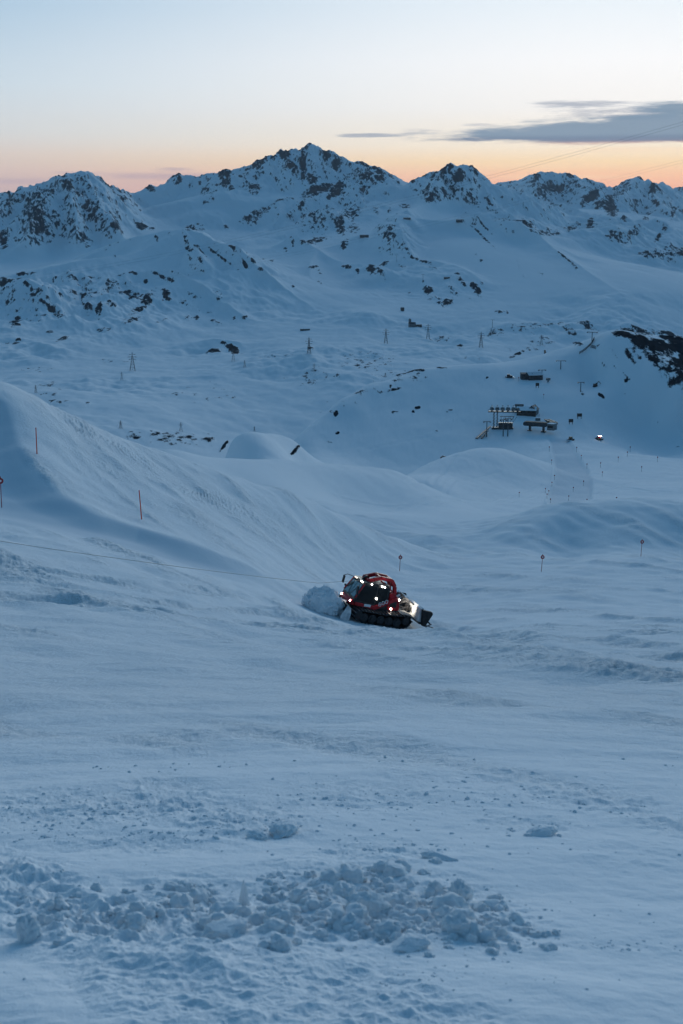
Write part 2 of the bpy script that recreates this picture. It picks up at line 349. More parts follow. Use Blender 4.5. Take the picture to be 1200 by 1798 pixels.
S = _cubic(np.log(rows), _cl) @ _CS @ _cubic(np.clip(cols, -AZLIM * .98, AZLIM * .98), _ca).T
behind = np.clip((np.abs(cols) - 0.5) / 1.0, 0, 1)
S = S * (1 - behind) + behind * (0.25 * np.cos(cols))[None] * np.clip(2.0 - rows[:, None] / 400, -1, 1)
Z = (-EYE - S * D).astype(np.float32)


def rsl(a, b):                                  # rows between two distances
    return slice(int(np.searchsorted(rows, a)), int(np.searchsorted(rows, b)))


def project(x, y, z):                           # photograph pixel of a point
    zc = y * cos(PITCH) - z * sin(PITCH); yc = y * sin(PITCH) + z * cos(PITCH)
    zc = np.maximum(zc, 0.01)
    return 600 + F_PX * x / zc, 899 - F_PX * yc / zc


# mountains
far = rsl(2350, 1e9)
xf, yf = X[far], Y[far]
warp = 45 * perlin(xf / 260, yf / 260, 3) + 22 * perlin(xf / 110, yf / 110, 4)
wscale = perlin(xf / 420, yf / 420, 5)
zf = Z[far].copy()
mount = np.full_like(zf, -1e4)
for pts, s0, L, s1 in RIDGES:
    P = np.array([at(*p) for p in pts])
    best = np.full_like(zf, -1e4)
    for p, q in zip(P[:-1], P[1:]):
        ex, ey = q[0] - p[0], q[1] - p[1]; l2 = ex * ex + ey * ey
        t = np.clip(((xf - p[0]) * ex + (yf - p[1]) * ey) / l2, 0, 1)
        dist = np.hypot(xf - (p[0] + t * ex), yf - (p[1] + t * ey))
        grow = 1 - np.exp(-dist / 90)
        dist = np.maximum(dist + warp * grow, dist * .3) * (1 + .3 * wscale * grow)
        zz = p[2] + t * (q[2] - p[2]) - s0 * L * (1 - np.exp(-dist / L)) - s1 * dist
        np.maximum(best, zz, out=best)
    k = 14.0                                    # soft union
    hh = np.maximum(k - np.abs(mount - best), 0) / k
    mount = np.maximum(mount, best) + hh * hh * k * .25
k = 40.0
hh = np.maximum(k - np.abs(mount - zf), 0) / k
Z[far] = np.maximum(mount, zf) + hh * hh * k * .25
over = sstep(-60, 30, mount - zf)               # 1 on the ridges, 0 on the valley floor

PXX, PYY = project(X, Y, Z)


def region(blobs, sl=slice(None)):              # soft union of ellipses given where the photograph shows them
    px, py = PXX[sl], PYY[sl]; out = np.zeros_like(px)
    for cx, cy, rx, ry, ang, st in blobs:
        c, s = cos(R(ang)), sin(R(ang)); dx, dy = px - cx, py - cy
        u = (dx * c + dy * s) / rx; v = (-dx * s + dy * c) / ry
        out = np.maximum(out, st * np.exp(-(u * u + v * v) ** 1.5))
    return out.astype(np.float32)


CRAG = [(100, 370, 130, 60, 0, 1.0), (20, 380, 60, 50, 0, .8), (540, 300, 110, 45, 0, 1.0), (420, 320, 80, 30, 0, .7), (300, 325, 60, 20, 0, .5), (560, 380, 110, 40, -10, .8), (640, 340, 70, 50, 0, .9), (790, 325, 80, 35, 0, .9),
        (700, 420, 40, 50, 0, .6), (960, 350, 110, 50, 0, .8), (1110, 370, 110, 70, 0, .9), (1160, 450, 70, 30, 0, .6), (900, 380, 80, 40, 0, .6), (150, 540, 180, 60, 0, .6), (740, 500, 120, 40, 10, .5), (400, 470, 120, 70, 40, .35), (0, 340, 100, 20, 0, .7)]
crag = region(CRAG, far)
z2 = np.zeros_like(zf)
for i, (w, a) in enumerate(((520, .030), (260, .07), (130, .13), (64, .20), (32, .24), (16, .22))):
    n = perlin((xf + .25 * yf) / w + .3 * i, yf / (w * (1.25 if w > 200 else 2.3)), 20 + i)
    z2 += w * a * ((1 - np.abs(n) * 2) * crag * 1.15 + n * (.13 + .3 * crag))
Z[far] += z2 * (0.25 + .75 * over)
# hummocks of the high valley floor
val = rsl(1650, 3600)
xv, yv = X[val], Y[val]
hum = sstep(1650, 1950, rows[val])[:, None] * (1 - sstep(3000, 3500, rows[val]))[:, None] * np.ones_like(xv)
knob = sstep(-.1, .5, perlin(xv / 330, yv / 330, 41))
z3 = np.zeros_like(xv)
for i, (w, a) in enumerate(((240, .04), (110, .07), (52, .10), (25, .11), (12, .09))):
    z3 += w * a * perlin(xv / w, yv / (w * 1.4), 44 + i) * (.35 + .9 * knob)
Z[val] += z3 * hum
# wind-shaped undulation of the nearer hills
mid = rsl(240, 1900)
xm, ym = X[mid], Y[mid]
fm = (sstep(240, 420, rows[mid]) * (1 - sstep(1650, 1900, rows[mid])))[:, None]
Z[mid] += fm * (2.6 * perlin(xm / 120, ym / 150, 60) + 1.1 * perlin(xm / 45, ym / 60, 61) + (.40 + .35 * perlin(xm / 90, ym / 90, 65)) * perlin(xm / 16, ym / 24, 62) + .16 * perlin(xm / 6, ym / 10, 63) + .07 * perlin(xm / 2.4, ym / 6, 64))


def ground(x, y):                               # height of the built ground
    d = math.hypot(x, y); a = math.atan2(x, y)
    i = min(max(int(np.searchsorted(rows, d)) - 1, 0), NR - 2); j = min(max(int(np.searchsorted(cols, a)) - 1, 0), NC - 2)
    u = (d - rows[i]) / (rows[i + 1] - rows[i]); v = (a - cols[j]) / (cols[j + 1] - cols[j])
    return float((Z[i, j] * (1 - v) + Z[i, j + 1] * v) * (1 - u) + (Z[i + 1, j] * (1 - v) + Z[i + 1, j + 1] * v) * u)


def hit(px, py, dmin=3.0, dmax=12000.0):        # where the sight line of a pixel first meets the ground
    v = px_ray(px, py); a = math.atan2(v[0], v[1]); t = v[2] / math.hypot(v[0], v[1])
    j = min(max(int(np.searchsorted(cols, a)) - 1, 0), NC - 2); f = (a - cols[j]) / (cols[j + 1] - cols[j])
    prof = Z[:, j] * (1 - f) + Z[:, j + 1] * f
    ok = np.nonzero((prof >= t * rows) & (rows > dmin) & (rows < dmax))[0]
    if not len(ok): return None
    i = ok[0]; d0, d1 = rows[i - 1], rows[i]; g0, g1 = t * d0 - prof[i - 1], t * d1 - prof[i]
    d = d0 + (d1 - d0) * (g0 / (g0 - g1) if g0 > g1 else 1)
    return Vector((d * sin(a), d * cos(a), ground(d * sin(a), d * cos(a))))

# the groomed run below the lift station: a shallow, smooth trough
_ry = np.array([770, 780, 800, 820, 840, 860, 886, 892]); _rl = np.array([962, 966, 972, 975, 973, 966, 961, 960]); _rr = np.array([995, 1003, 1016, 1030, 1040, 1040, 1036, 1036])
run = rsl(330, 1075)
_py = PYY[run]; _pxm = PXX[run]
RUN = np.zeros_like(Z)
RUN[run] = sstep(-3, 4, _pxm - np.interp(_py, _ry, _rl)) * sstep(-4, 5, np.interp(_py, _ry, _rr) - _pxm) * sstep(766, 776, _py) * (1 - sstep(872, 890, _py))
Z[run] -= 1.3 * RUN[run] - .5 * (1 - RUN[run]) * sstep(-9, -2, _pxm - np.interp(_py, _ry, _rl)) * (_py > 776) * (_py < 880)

# --- the slope at our feet: tracks, churned bands, clods
def plan_line(pts):                             # photo polyline -> plan polyline on the ground
    return np.array([[p.x, p.y] for p in (hit(*q) for q in pts) if p is not None])


def line_dist(x, y, P):                         # distance to a polyline and the signed side
    best = np.full_like(x, 1e6); side = np.zeros_like(x)
    for p, q in zip(P[:-1], P[1:]):
        ex, ey = q - p; l2 = ex * ex + ey * ey
        t = np.clip(((x - p[0]) * ex + (y - p[1]) * ey) / l2, 0, 1)
        dx, dy = x - (p[0] + t * ex), y - (p[1] + t * ey); dd = np.hypot(dx, dy)
        m = dd < best
        best = np.where(m, dd, best); side = np.where(m, np.sign(ex * dy - ey * dx), side)
    return best, side


PISTE_EDGE = plan_line([(-90, 694), (-30, 692), (8, 696), (30, 715), (40, 745), (48, 790), (72, 832), (120, 872), (180, 904), (247, 924), (330, 954), (450, 1000), (560, 1034)])
TRACKS = [plan_line(l) for l in ([(-40, 994), (0, 999), (250, 1032), (540, 1078)], [(-40, 1015), (0, 1020), (300, 1060), (570, 1098)], [(-40, 1040), (0, 1046), (300, 1084), (600, 1122)],
                                 [(735, 1106), (900, 1138), (1050, 1152), (1240, 1166)], [(740, 1094), (950, 1124), (1240, 1150)])]
near = rsl(2.0, 285)
xn, yn = X[near], Y[near]; dn = D[near]; pxn, pyn = PXX[near], PYY[near]
colw = 0.000544 * dn                            # width of a cell: nothing finer is laid down than the grid can carry
an = xn + .12 * yn; bn = yn - .10 * xn
roww = np.maximum(np.gradient(rows)[near][:, None] * .45, colw)
keep = lambda w: sstep(1.6, 3.2, w / roww)
# groomed run with a bank on its right
dist, side = line_dist(xn, yn, PISTE_EDGE)
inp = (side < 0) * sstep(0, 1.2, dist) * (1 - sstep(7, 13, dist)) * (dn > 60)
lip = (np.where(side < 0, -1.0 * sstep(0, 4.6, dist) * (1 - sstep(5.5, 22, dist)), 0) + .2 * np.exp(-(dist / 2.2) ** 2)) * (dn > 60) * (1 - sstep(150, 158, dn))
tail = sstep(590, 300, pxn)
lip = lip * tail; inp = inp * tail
dz = lip.copy()
# broad swells
dz += .22 * perlin(an / 22, bn / 9, 80) * sstep(8, 40, dn) + .10 * perlin(an / 7, bn / 2.6, 81) * sstep(5, 20, dn) + .035 * perlin(an / 2.6, bn / .9, 82) * sstep(3, 9, dn) * (1 - sstep(40, 90, dn))
# churned streaks running down the slope between smooth, wind-packed ones
al = xn * .5 - yn * .87 + 1.6 * perlin(xn / 9, yn / 9, 83); ac = xn * .87 + yn * .5 + 1.2 * perlin(xn / 12, yn / 12, 89)
n_near = perlin(al / 7, ac / 1.7, 84) + .5 * perlin(al / 2.6, ac / .8, 85)
n_far = perlin(al / 24, ac / 5.5, 86) + .55 * perlin(al / 10, ac / 2.2, 87)
fb = sstep(14, 28, dn)
churn = sstep(.0, .75, n_near * (1 - fb) + n_far * fb)
streak = sstep(0, 1, churn) * perlin(al / 5.5, ac / .55, 114) + .5 * perlin(al / 9, ac / 1.3, 115)
dz += .085 * streak * sstep(8, 20, dn) * (1 - inp) * sstep(1.6, 3.2, .5 / roww)
dz += (.20 * sstep(12, 36, dn) * n_far + .20 * sstep(13, 24, dn) * (1 - .5 * sstep(60, 110, dn)) * sstep(.1, .9, n_far)) * (1 - inp)
churn = churn * (1 - .9 * inp)
tr = np.zeros_like(xn); ribs = np.zeros_like(xn)
for P in TRACKS:
    dd, sd = line_dist(xn, yn, P)
    dd = dd + .35 * perlin(xn / 3, yn / 3, 88)
    tr = np.maximum(tr, 1 - sstep(1.2, 2.6, dd)); ribs += .10 * np.exp(-((dd - 1.7) / .6) ** 2) - .09 * (1 - sstep(.6, 1.5, dd))
dz += ribs * (1 - inp)
churn = np.maximum(churn, .7 * tr * (1 - inp) * sstep(-.5, .2, perlin(xn / 8, yn / 3, 116)))
# clods: rounded lumps of several sizes
CLODS = [(150, 1620, 190, 60, 0, 1.0), (330, 1600, 160, 60, 0, 1.0), (640, 1600, 190, 75, 8, 1.15), (800, 1610, 150, 60, 15, 1.05), (560, 1540, 120, 40, 0, .6), (200, 1420, 260, 34, 0, .8), (420, 1440, 140, 36, 0, .8), (640, 1400, 180, 30, 0, .5), (930, 1450, 120, 24, 5, .5),
         (660, 1500, 140, 22, 0, .75), (480, 1600, 90, 60, 0, .9), (40, 1560, 110, 60, 0, .8), (1000, 1400, 220, 26, 0, .4), (760, 1710, 110, 26, 0, .45), (1080, 1670, 150, 16, 5, .4), (880, 1660, 100, 30, 0, .6), (250, 1480, 160, 20, 0, .5), (560, 1650, 130, 40, 0, .7), (1120, 1500, 100, 40, 0, .25)]
clod = region(CLODS, near) * (1 - sstep(1640, 1690, pyn))
def billow(w, seed, sx=1.0):
    return 1 - np.abs(perlin(xn / (w * sx) + .35 * perlin(xn / w / 2, yn / w / 2, seed + 9), yn / w, seed)) * 2.2
for w, a, s in ((.9, .045, 90), (.45, .05, 91), (.22, .035, 92), (.11, .025, 93), (.055, .014, 94)):
    dz += a * (clod * .55 * (1 - sstep(12, 25, dn)) + (.40 + 1.0 * sstep(12, 25, dn)) * churn) * np.maximum(billow(w, s) - .35, -.35) * keep(w)
for w, a, s in ((2.4, .13, 95), (1.2, .11, 96), (.6, .075, 97)):
    dz += a * churn * perlin(an / (w * 2.2), bn / w, s) * keep(w) * sstep(12, 30, dn)
# fine grain everywhere but on the groomed run
for w, a, s in ((.35, .007, 98), (.15, .004, 99), (.07, .0022, 100)):
    dz += a * perlin(xn / w, yn / (w * .8), s) * keep(w) * (1 - inp)
# skied-out slope right of the groomed run: short strokes down the fall line
ski = region([(180, 790, 130, 40, 35, 1.0), (330, 850, 150, 34, 32, 1.0), (460, 910, 130, 30, 28, .9), (110, 730, 80, 30, 40, .6), (560, 960, 120, 30, 25, .6)], near) * (dn > 80)
u = xn * .83 + yn * .55; v = -xn * .55 + yn * .83
ua = u * .9 + .25 * v * perlin(u / 14, v / 14, 105) + 2.2 * perlin(u / 6, v / 5, 101)
st = perlin(ua / 1.5, v / 4.5, 102) + .8 * perlin(ua / .8 + 1.5 * perlin(u / 3, v / 3, 106), v / 2.4, 103)
st = st * sstep(-.25, .35, perlin(u / 6, v / 8, 112))
dz += ski * (.15 * st + .20 * perlin(u / 7, v / 12, 104) + .05 * perlin(u / .9, v / 1.1, 113)) * (1 - inp)
# the fresh drifts at the very bottom
mound = region([(330, 1730, 240, 90, 0, 1.0), (60, 1760, 160, 60, 0, .6), (900, 1760, 260, 50, 0, .6)], near)
dz += mound * (.05 + .035 * perlin(an / .8, bn / .6, 107) + .006 * perlin(an / .25, bn / .2, 108)) * (dn < 12)
# bumps and tracks in the gully
gul = region([(1000, 930, 260, 60, 0, 1.0), (820, 960, 120, 30, 0, .8)], near) * (dn > 150)
dz += gul * (.35 * perlin(xn / 9, yn / 14, 110) + .26 * perlin(xn / 2.6 + .1 * yn, yn / 9, 111))
Z[near] += dz.astype(np.float32)
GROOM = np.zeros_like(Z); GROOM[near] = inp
ROUGH = np.zeros_like(Z); ROUGH[near] = np.clip((.5 + .5 * np.maximum(churn, np.maximum(clod * (dn < 25), .6 * ski))) * (.22 + .78 * sstep(7, 22, dn)), 0, 1) * (1 - .85 * inp)
ROUGH[rsl(285, 1e9)] = .45
ROUGH *= 1 - .9 * RUN

# where the groomer stands: a slab of slope levelled to its tracks
CAT_O = at(651, 1085, 113); CAT_GX, CAT_GY = -.265, -.03
rr = np.hypot(xn - CAT_O[0], yn - CAT_O[1]); w_ = 1 - sstep(3.0, 10.5, rr)
Z[near] = Z[near] * (1 - w_) + w_ * (CAT_O[2] + CAT_GX * (xn - CAT_O[0]) + CAT_GY * (yn - CAT_O[1]) + .3 * dz * sstep(0, 1, w_ * (1 - w_) * 4) + .04 * perlin(xn / .5, yn / .5, 120))
print('cat patch offset', CAT_O[2] - ground(CAT_O[0] - 8, CAT_O[1]), CAT_O[2] - ground(CAT_O[0] + 8, CAT_O[1]), CAT_O[2] - ground(CAT_O[0], CAT_O[1] - 10), CAT_O[2] - ground(CAT_O[0], CAT_O[1] + 10))

# a few old ski tracks and a line of footprints over the bowl and the far bank
b2 = rsl(225, 1080)
xb, yb = X[b2], Y[b2]; db = D[b2]
for pts, w, a in (([(560, 884), (700, 896), (860, 884), (955, 862)], .9, .30), ([(600, 874), (760, 888), (900, 872), (950, 850)], .7, .22), ([(1040, 872), (1120, 846), (1200, 838)], 1.2, .35), ([(1030, 838), (1080, 815), (1110, 795), (1105, 780)], 2.6, .55),
                  ([(1060, 852), (1140, 862), (1210, 866)], 1.0, .3), ([(720, 850), (800, 842), (880, 826)], .9, .28), ([(800, 800), (770, 835), (760, 850)], 1.0, .35), ([(660, 745), (760, 720), (880, 690)], 1.6, .4), ([(640, 790), (760, 765), (850, 745)], 1.6, .4), ([(925, 665), (915, 700), (910, 730)], 2.2, .4)):
    P = np.array([[q.x, q.y] for q in (hit(x, y, 240) for x, y in pts) if q is not None])
    dd, _ = line_dist(xb, yb, P)
    w2 = np.maximum(w, db * .0013)
    Z[b2] -= a * np.exp(-(dd / w2) ** 2) - .5 * a * np.exp(-((dd - 2 * w2) / w2) ** 2)
# --- bare rock: where the photograph shows it, broken up by noise that follows the slope
ROCKS = [
    # left peak
    (30, 335, 45, 7, 0, .7), (105, 326, 16, 9, -20, .95), (118, 348, 22, 16, 50, .85), (70, 400, 42, 30, 50, .8), (20, 372, 30, 22, -30, .72), (160, 382, 55, 15, 45, .75), (203, 406, 14, 10, 0, .9), (135, 425, 40, 15, 20, .62),
    (5, 427, 12, 14, 0, .95), (188, 335, 30, 7, 40, .8), (215, 356, 18, 6, 55, .7), (145, 330, 10, 15, 60, .7), (75, 365, 25, 15, -40, .7), (160, 345, 12, 30, -30, .55), (248, 400, 15, 6, 5, 1.15), (268, 403, 10, 4, 0, .9),
    # main peak
    (262, 335, 14, 6, 20, .95), (310, 320, 14, 8, 0, .85), (340, 316, 30, 4, 0, .8), (393, 313, 18, 11, -35, 1.0), (396, 332, 12, 8, 20, .85), (408, 340, 8, 4, 0, .9), (455, 296, 25, 7, -15, .95), (480, 290, 12, 6, 0, .9), (447, 341, 18, 9, 15, .9),
    (452, 315, 8, 20, 10, .65), (500, 285, 16, 12, -40, 1.05), (512, 305, 22, 10, 35, .95), (532, 303, 8, 24, 0, .95), (548, 323, 12, 14, -30, 1.0), (500, 356, 25, 7, -22, .9), (558, 342, 36, 9, -15, 1.1), (592, 345, 22, 13, -25, 1.0), (575, 358, 15, 8, -30, .9),
    (535, 274, 16, 5, 0, .95), (572, 281, 10, 8, 0, .95), (590, 296, 12, 7, 20, .95), (615, 322, 22, 10, -20, .85), (640, 300, 25, 8, 0, .8), (450, 382, 42, 14, -20, .82), (530, 382, 14, 8, -40, .9), (342, 402, 26, 10, 5, .78), (398, 401, 7, 6, 0, .9),
    (560, 400, 45, 22, -25, .62), (555, 424, 32, 7, -15, 1.0), (598, 405, 14, 14, -20, .9), (365, 345, 20, 8, 30, .6), (363, 355, 10, 5, 0, .8), (420, 320, 25, 8, 10, .6), (312, 325, 12, 7, 0, .8),
    (667, 308, 16, 12, 0, 1.0), (650, 328, 30, 12, -20, .95), (665, 335, 15, 10, 0, .8), (688, 318, 12, 5, 50, .95), (640, 350, 20, 10, -30, .8), (615, 385, 25, 14, -20, .8), (725, 329, 5, 4, 0, 1.3), (700, 333, 6, 4, 0, 1.0),
    # peak right of the saddle
    (780, 316, 26, 8, 0, .85), (770, 326, 22, 7, 10, .85), (805, 334, 16, 9, 30, 1.05), (830, 318, 14, 7, 30, 1.0), (765, 332, 10, 6, 0, .8), (758, 354, 14, 6, 0, .85), (712, 365, 13, 6, 0, .95), (745, 320, 8, 5, 0, .9), (685, 375, 10, 5, 0, .7), (835, 362, 18, 7, 30, .8),
    (860, 360, 16, 4, 35, .9), (815, 380, 12, 10, 0, .6), (790, 350, 25, 8, 0, .6), (660, 378, 8, 8, 0, .8), (620, 405, 20, 10, -10, .8), (605, 430, 8, 14, 30, .95),
    # right skyline
    (942, 318, 8, 12, 30, .95), (968, 310, 20, 5, 0, .85), (970, 342, 32, 12, 15, 1.0), (955, 350, 20, 8, 30, .85), (990, 338, 20, 8, -20, .85), (1000, 316, 11, 7, 15, 1.05), (1016, 335, 15, 8, 30, .7), (1040, 354, 24, 6, -35, 1.2), (1072, 372, 22, 12, 50, 1.0),
    (1055, 362, 22, 7, -10, .85), (1035, 324, 12, 7, 35, .85), (1090, 332, 22, 5, 0, .8), (1125, 321, 7, 6, 0, 1.0), (1146, 342, 6, 18, 10, 1.15), (1160, 345, 16, 5, 25, .8), (1150, 368, 12, 4, 25, .95), (1172, 372, 16, 4, 20, .8), (1170, 405, 7, 12, 25, .9), (1183, 383, 4, 12, 25, .9),
    (1157, 426, 16, 4, -40, .95), (1135, 388, 8, 5, 0, .9), (1115, 372, 8, 8, 40, .75), (1192, 333, 12, 6, 0, .9), (1092, 345, 20, 10, 0, .6), (900, 395, 30, 10, 0, .75), (928, 402, 22, 8, 30, .8), (1003, 405, 24, 9, 0, .82), (965, 412, 35, 8, 0, .72), (1038, 402, 8, 5, 0, .9),
    (1082, 430, 26, 9, 10, .8), (1112, 421, 16, 7, -20, .8), (1098, 404, 8, 4, 0, .9), (1150, 460, 45, 8, 8, .82), (1190, 452, 30, 10, 0, .85), (1142, 464, 14, 3, 0, 1.1), (870, 375, 20, 8, 20, .65),
    # broad hill right of the middle
    (688, 416, 12, 6, 0, .95), (680, 425, 10, 8, 0, .8), (694, 430, 8, 4, 0, .9), (708, 437, 5, 9, -30, .7), (722, 455, 10, 4, 45, .9), (848, 418, 42, 2.2, 39, .95), (992, 452, 22, 2.2, 41, 1.15), (850, 405, 30, 2, 38, .8),
    (610, 472, 13, 5, 10, 1.0), (628, 482, 8, 5, 50, .85), (652, 482, 11, 9, 30, 1.1), (668, 492, 16, 5, 50, .85), (675, 472, 11, 5, -25, 1.05), (730, 461, 13, 4, 20, 1.0), (748, 467, 16, 4, 10, .75), (706, 476, 9, 3.5, 10, .95), (760, 478, 13, 4, 20, 1.0), (712, 463, 6, 3, 0, .8),
    (812, 502, 14, 6, 30, 1.05), (836, 510, 16, 8, 45, 1.15), (803, 490, 6, 3, 0, 1.1), (848, 500, 10, 5, 30, .7), (752, 513, 12, 8, 20, 1.0), (786, 533, 16, 7, -20, 1.1), (765, 527, 25, 8, 20, .75), (720, 515, 6, 6, 0, .8), (797, 518, 14, 6, 30, .8), (825, 525, 10, 5, 40, .7),
    (1010, 469, 12, 4, 50, .8), (912, 466, 14, 8, 40, .6), (945, 482, 18, 6, 0, .6), (920, 484, 6, 3, 0, .9), (838, 448, 8, 3, 45, .7), (845, 458, 6, 4, 0, .8),
    (550, 470, 14, 4, -10, .95), (562, 478, 10, 4, 45, .7), (563, 495, 10, 5, 45, .8), (515, 430, 3, 9, 0, .9), (502, 440, 6, 4, 40, .9), (478, 461, 6, 4, -40, .95), (515, 507, 4, 3, 0, 1.1),
    # hill on the left, streaked
    (329, 434, 5, 18, -20, .85), (350, 440, 28, 3, 50, .85), (375, 446, 16, 3, 40, .85), (352, 470, 14, 3, 60, .75), (408, 448, 12, 4, 45, 1.0), (432, 475, 16, 4, 50, .95), (458, 484, 7, 5, 0, 1.1), (418, 485, 5, 4, 20, 1.25), (445, 470, 18, 3, 45, .85), (398, 470, 20, 2.5, 40, .75),
    (275, 420, 5, 8, -20, .9), (285, 410, 12, 4, 0, .6), (202, 451, 3, 2, 0, 1.3), (462, 458, 5, 3, 0, .9), (300, 412, 10, 5, 0, .6),
    # rocky front of the left hill
    (8, 503, 22, 12, 20, 1.05), (30, 500, 14, 6, 0, 1.0), (55, 520, 28, 6, 25, .95), (60, 535, 18, 6, 20, .85), (30, 568, 16, 12, 20, 1.0), (22, 575, 12, 5, 0, 1.0), (95, 555, 34, 10, 45, .9), (75, 545, 10, 4, 0, .9), (130, 508, 15, 8, 0, .9), (128, 530, 10, 6, 0, .9), (148, 535, 7, 5, -40, 1.25),
    (160, 500, 13, 5, -10, 1.0), (165, 535, 9, 3, 0, .9), (155, 555, 10, 6, 0, .95), (198, 515, 18, 8, 0, .8), (213, 497, 8, 4, 0, .9), (234, 489, 11, 5, -10, 1.05), (256, 500, 6, 5, 0, 1.2), (222, 520, 15, 5, -15, 1.05), (240, 532, 16, 8, -30, 1.2), (258, 540, 13, 9, -45, 1.2), (243, 556, 22, 5, -25, 1.05),
    (176, 557, 7, 10, 0, .95), (197, 555, 12, 7, 0, .9), (232, 575, 22, 6, -15, 1.0), (292, 528, 13, 9, 40, 1.2), (280, 490, 20, 5, 35, 1.05), (300, 497, 10, 5, 30, 1.0), (110, 600, 17, 5, -20, .95), (88, 588, 10, 4, 0, .9), (185, 588, 22, 4, 5, .75), (285, 570, 18, 4, -20, .8), (12, 600, 8, 6, 30, .9), (30, 598, 10, 5, -20, .95),
    (45, 486, 20, 5, 0, 1.0), (58, 487, 8, 5, 0, 1.15), (35, 488, 8, 4, 0, 1.), (120, 485, 16, 2.5, 0, .75), (120, 505, 30, 18, 0, .55), (70, 560, 60, 28, 20, .5), (250, 530, 60, 30, 0, .52), (160, 530, 60, 30, 0, .5), (15, 530, 30, 40, 0, .5),
    (340, 525, 22, 5, 15, .8), (320, 535, 10, 4, 0, .95), (384, 525, 13, 6, 50, .8), (370, 550, 18, 5, 10, .8), (345, 558, 8, 6, 30, .9), (378, 565, 16, 5, 20, .9), (330, 560, 12, 6, 0, .7), (410, 560, 8, 4, 0, .7), (430, 562, 8, 4, 0, .95), (350, 545, 40, 20, 20, .45),
    # high valley floor
    (373, 613, 17, 5, -6, 1.4), (408, 608, 16, 6, 20, 1.25), (392, 600, 10, 3, 0, 1.0), (438, 617, 8, 4, 0, 1.05), (420, 618, 30, 8, 0, .65), (550, 660, 90, 22, 0, .52), (650, 632, 90, 22, 0, .55), (700, 660, 90, 25, 0, .52), (480, 630, 60, 15, 0, .52), (548, 667, 12, 8, 0, .75), (545, 622, 8, 2, 0, 1.1),
    (350, 690, 150, 30, 0, .46), (600, 715, 60, 20, 0, .46), (310, 772, 90, 16, 3, .66), (330, 768, 30, 6, -10, .85), (368, 772, 14, 6, 0, .95), (365, 760, 12, 4, 10, .8), (240, 772, 30, 12, 10, .7), (210, 755, 20, 6, 0, .5), (90, 672, 40, 10, 0, .6), (100, 700, 40, 14, 25, .62), (155, 708, 6, 3, 0, .9),
    (60, 650, 60, 8, 0, .5), (200, 635, 60, 12, 0, .46), (690, 687, 22, 4, -12, .9), (640, 690, 30, 8, -20, .62), (640, 640, 30, 10, 0, .68), (735, 652, 20, 8, 0, .68), (668, 690, 10, 6, 0, .75), (807, 604, 8, 6, 0, .95), (775, 588, 30, 8, 0, .65), (830, 630, 25, 8, 20, .55),
    (930, 578, 60, 12, 0, .62), (872, 582, 24, 8, 0, .72), (880, 548, 22, 4, 0, .85), (970, 577, 25, 6, 0, .9), (1030, 577, 26, 7, 0, .88), (1000, 590, 20, 8, 20, .8), (985, 572, 8, 4, 0, 1.0), (908, 622, 22, 4, -30, .9), (935, 612, 14, 6, 0, .7), (895, 612, 20, 6, 0, .6), (1015, 603, 14, 5, 0, .7), (955, 600, 40, 12, 0, .62),
    # cliff on the right
    (1150, 612, 80, 34, 28, .80), (1185, 650, 40, 34, 40, .78), (1125, 598, 50, 20, 25, .9), (1165, 640, 60, 30, 40, .85), (1195, 665, 30, 30, 40, .9), (1110, 630, 30, 8, 55, .9),
    (1100, 588, 26, 10, 15, 1.15), (1130, 600, 26, 14, 40, 1.2), (1160, 605, 30, 14, 10, 1.12), (1190, 605, 30, 20, 0, 1.25), (1172, 588, 16, 8, 0, 1.35), (1120, 625, 22, 7, 55, 1.0), (1150, 635, 26, 8, 50, 1.0), (1185, 640, 20, 14, 50, 1.1), (1195, 668, 14, 14, 40, 1.05), (1200, 630, 14, 30, 0, 1.1),
    (1060, 641, 13, 2.8, 55, 1.0), (1080, 645, 13, 2.5, 50, .9), (1098, 660, 22, 3, 48, .95), (1078, 620, 20, 2.5, 55, .8), (1100, 671, 6, 4, 30, 1.1), (1050, 605, 8, 3, -40, .8),
    # small outcrops on the hill with the lifts
    (520, 788, 9, 5, -35, 1.5), (513, 793, 5, 4, 0, 1.1), (590, 727, 4, 7, 25, 1.45), (593, 762, 7, 3, -30, 1.0), (580, 778, 10, 2.5, 10, .9), (726, 722, 4, 4, 0, 1.4), (732, 715, 8, 3, -20, 1.1), (694, 723, 11, 2.5, -5, .95), (790, 719, 9, 2.5, -10, 1.05), (798, 735, 3, 2, 0, .9), (768, 755, 6, 2, -25, .95),
    (394, 783, 3, 14, 38, 1.5), (1022, 692, 8, 5, 50, .85), (1056, 697, 9, 4, 35, 1.05), (1098, 697, 7, 3, 0, .9), (718, 653, 24, 2, -12, 1.1), (778, 647, 14, 2, 6, 1.15), (855, 665, 5, 2.5, -35, 1.45), (686, 679, 4, 3, -40, 1.2), (727, 683, 5, 2, 0, .9), (1190, 786, 10, 2, 0, .85), (1155, 742, 6, 1.5, 0, 1.0),
]
ROCK = np.zeros_like(Z)
def rock_noise(sl, w, seed):
    x, y, z = X[sl], Y[sl], Z[sl]
    u = x + .5 * z; v = .3 * y + .8 * z
    n = np.zeros_like(x)
    for i, (f, a) in enumerate(((1, .42), (.5, .30), (.25, .2), (.125, .14))):
        n += a * perlin(u / (w * f), v / (w * f), seed + i)
    return .5 + .62 * n
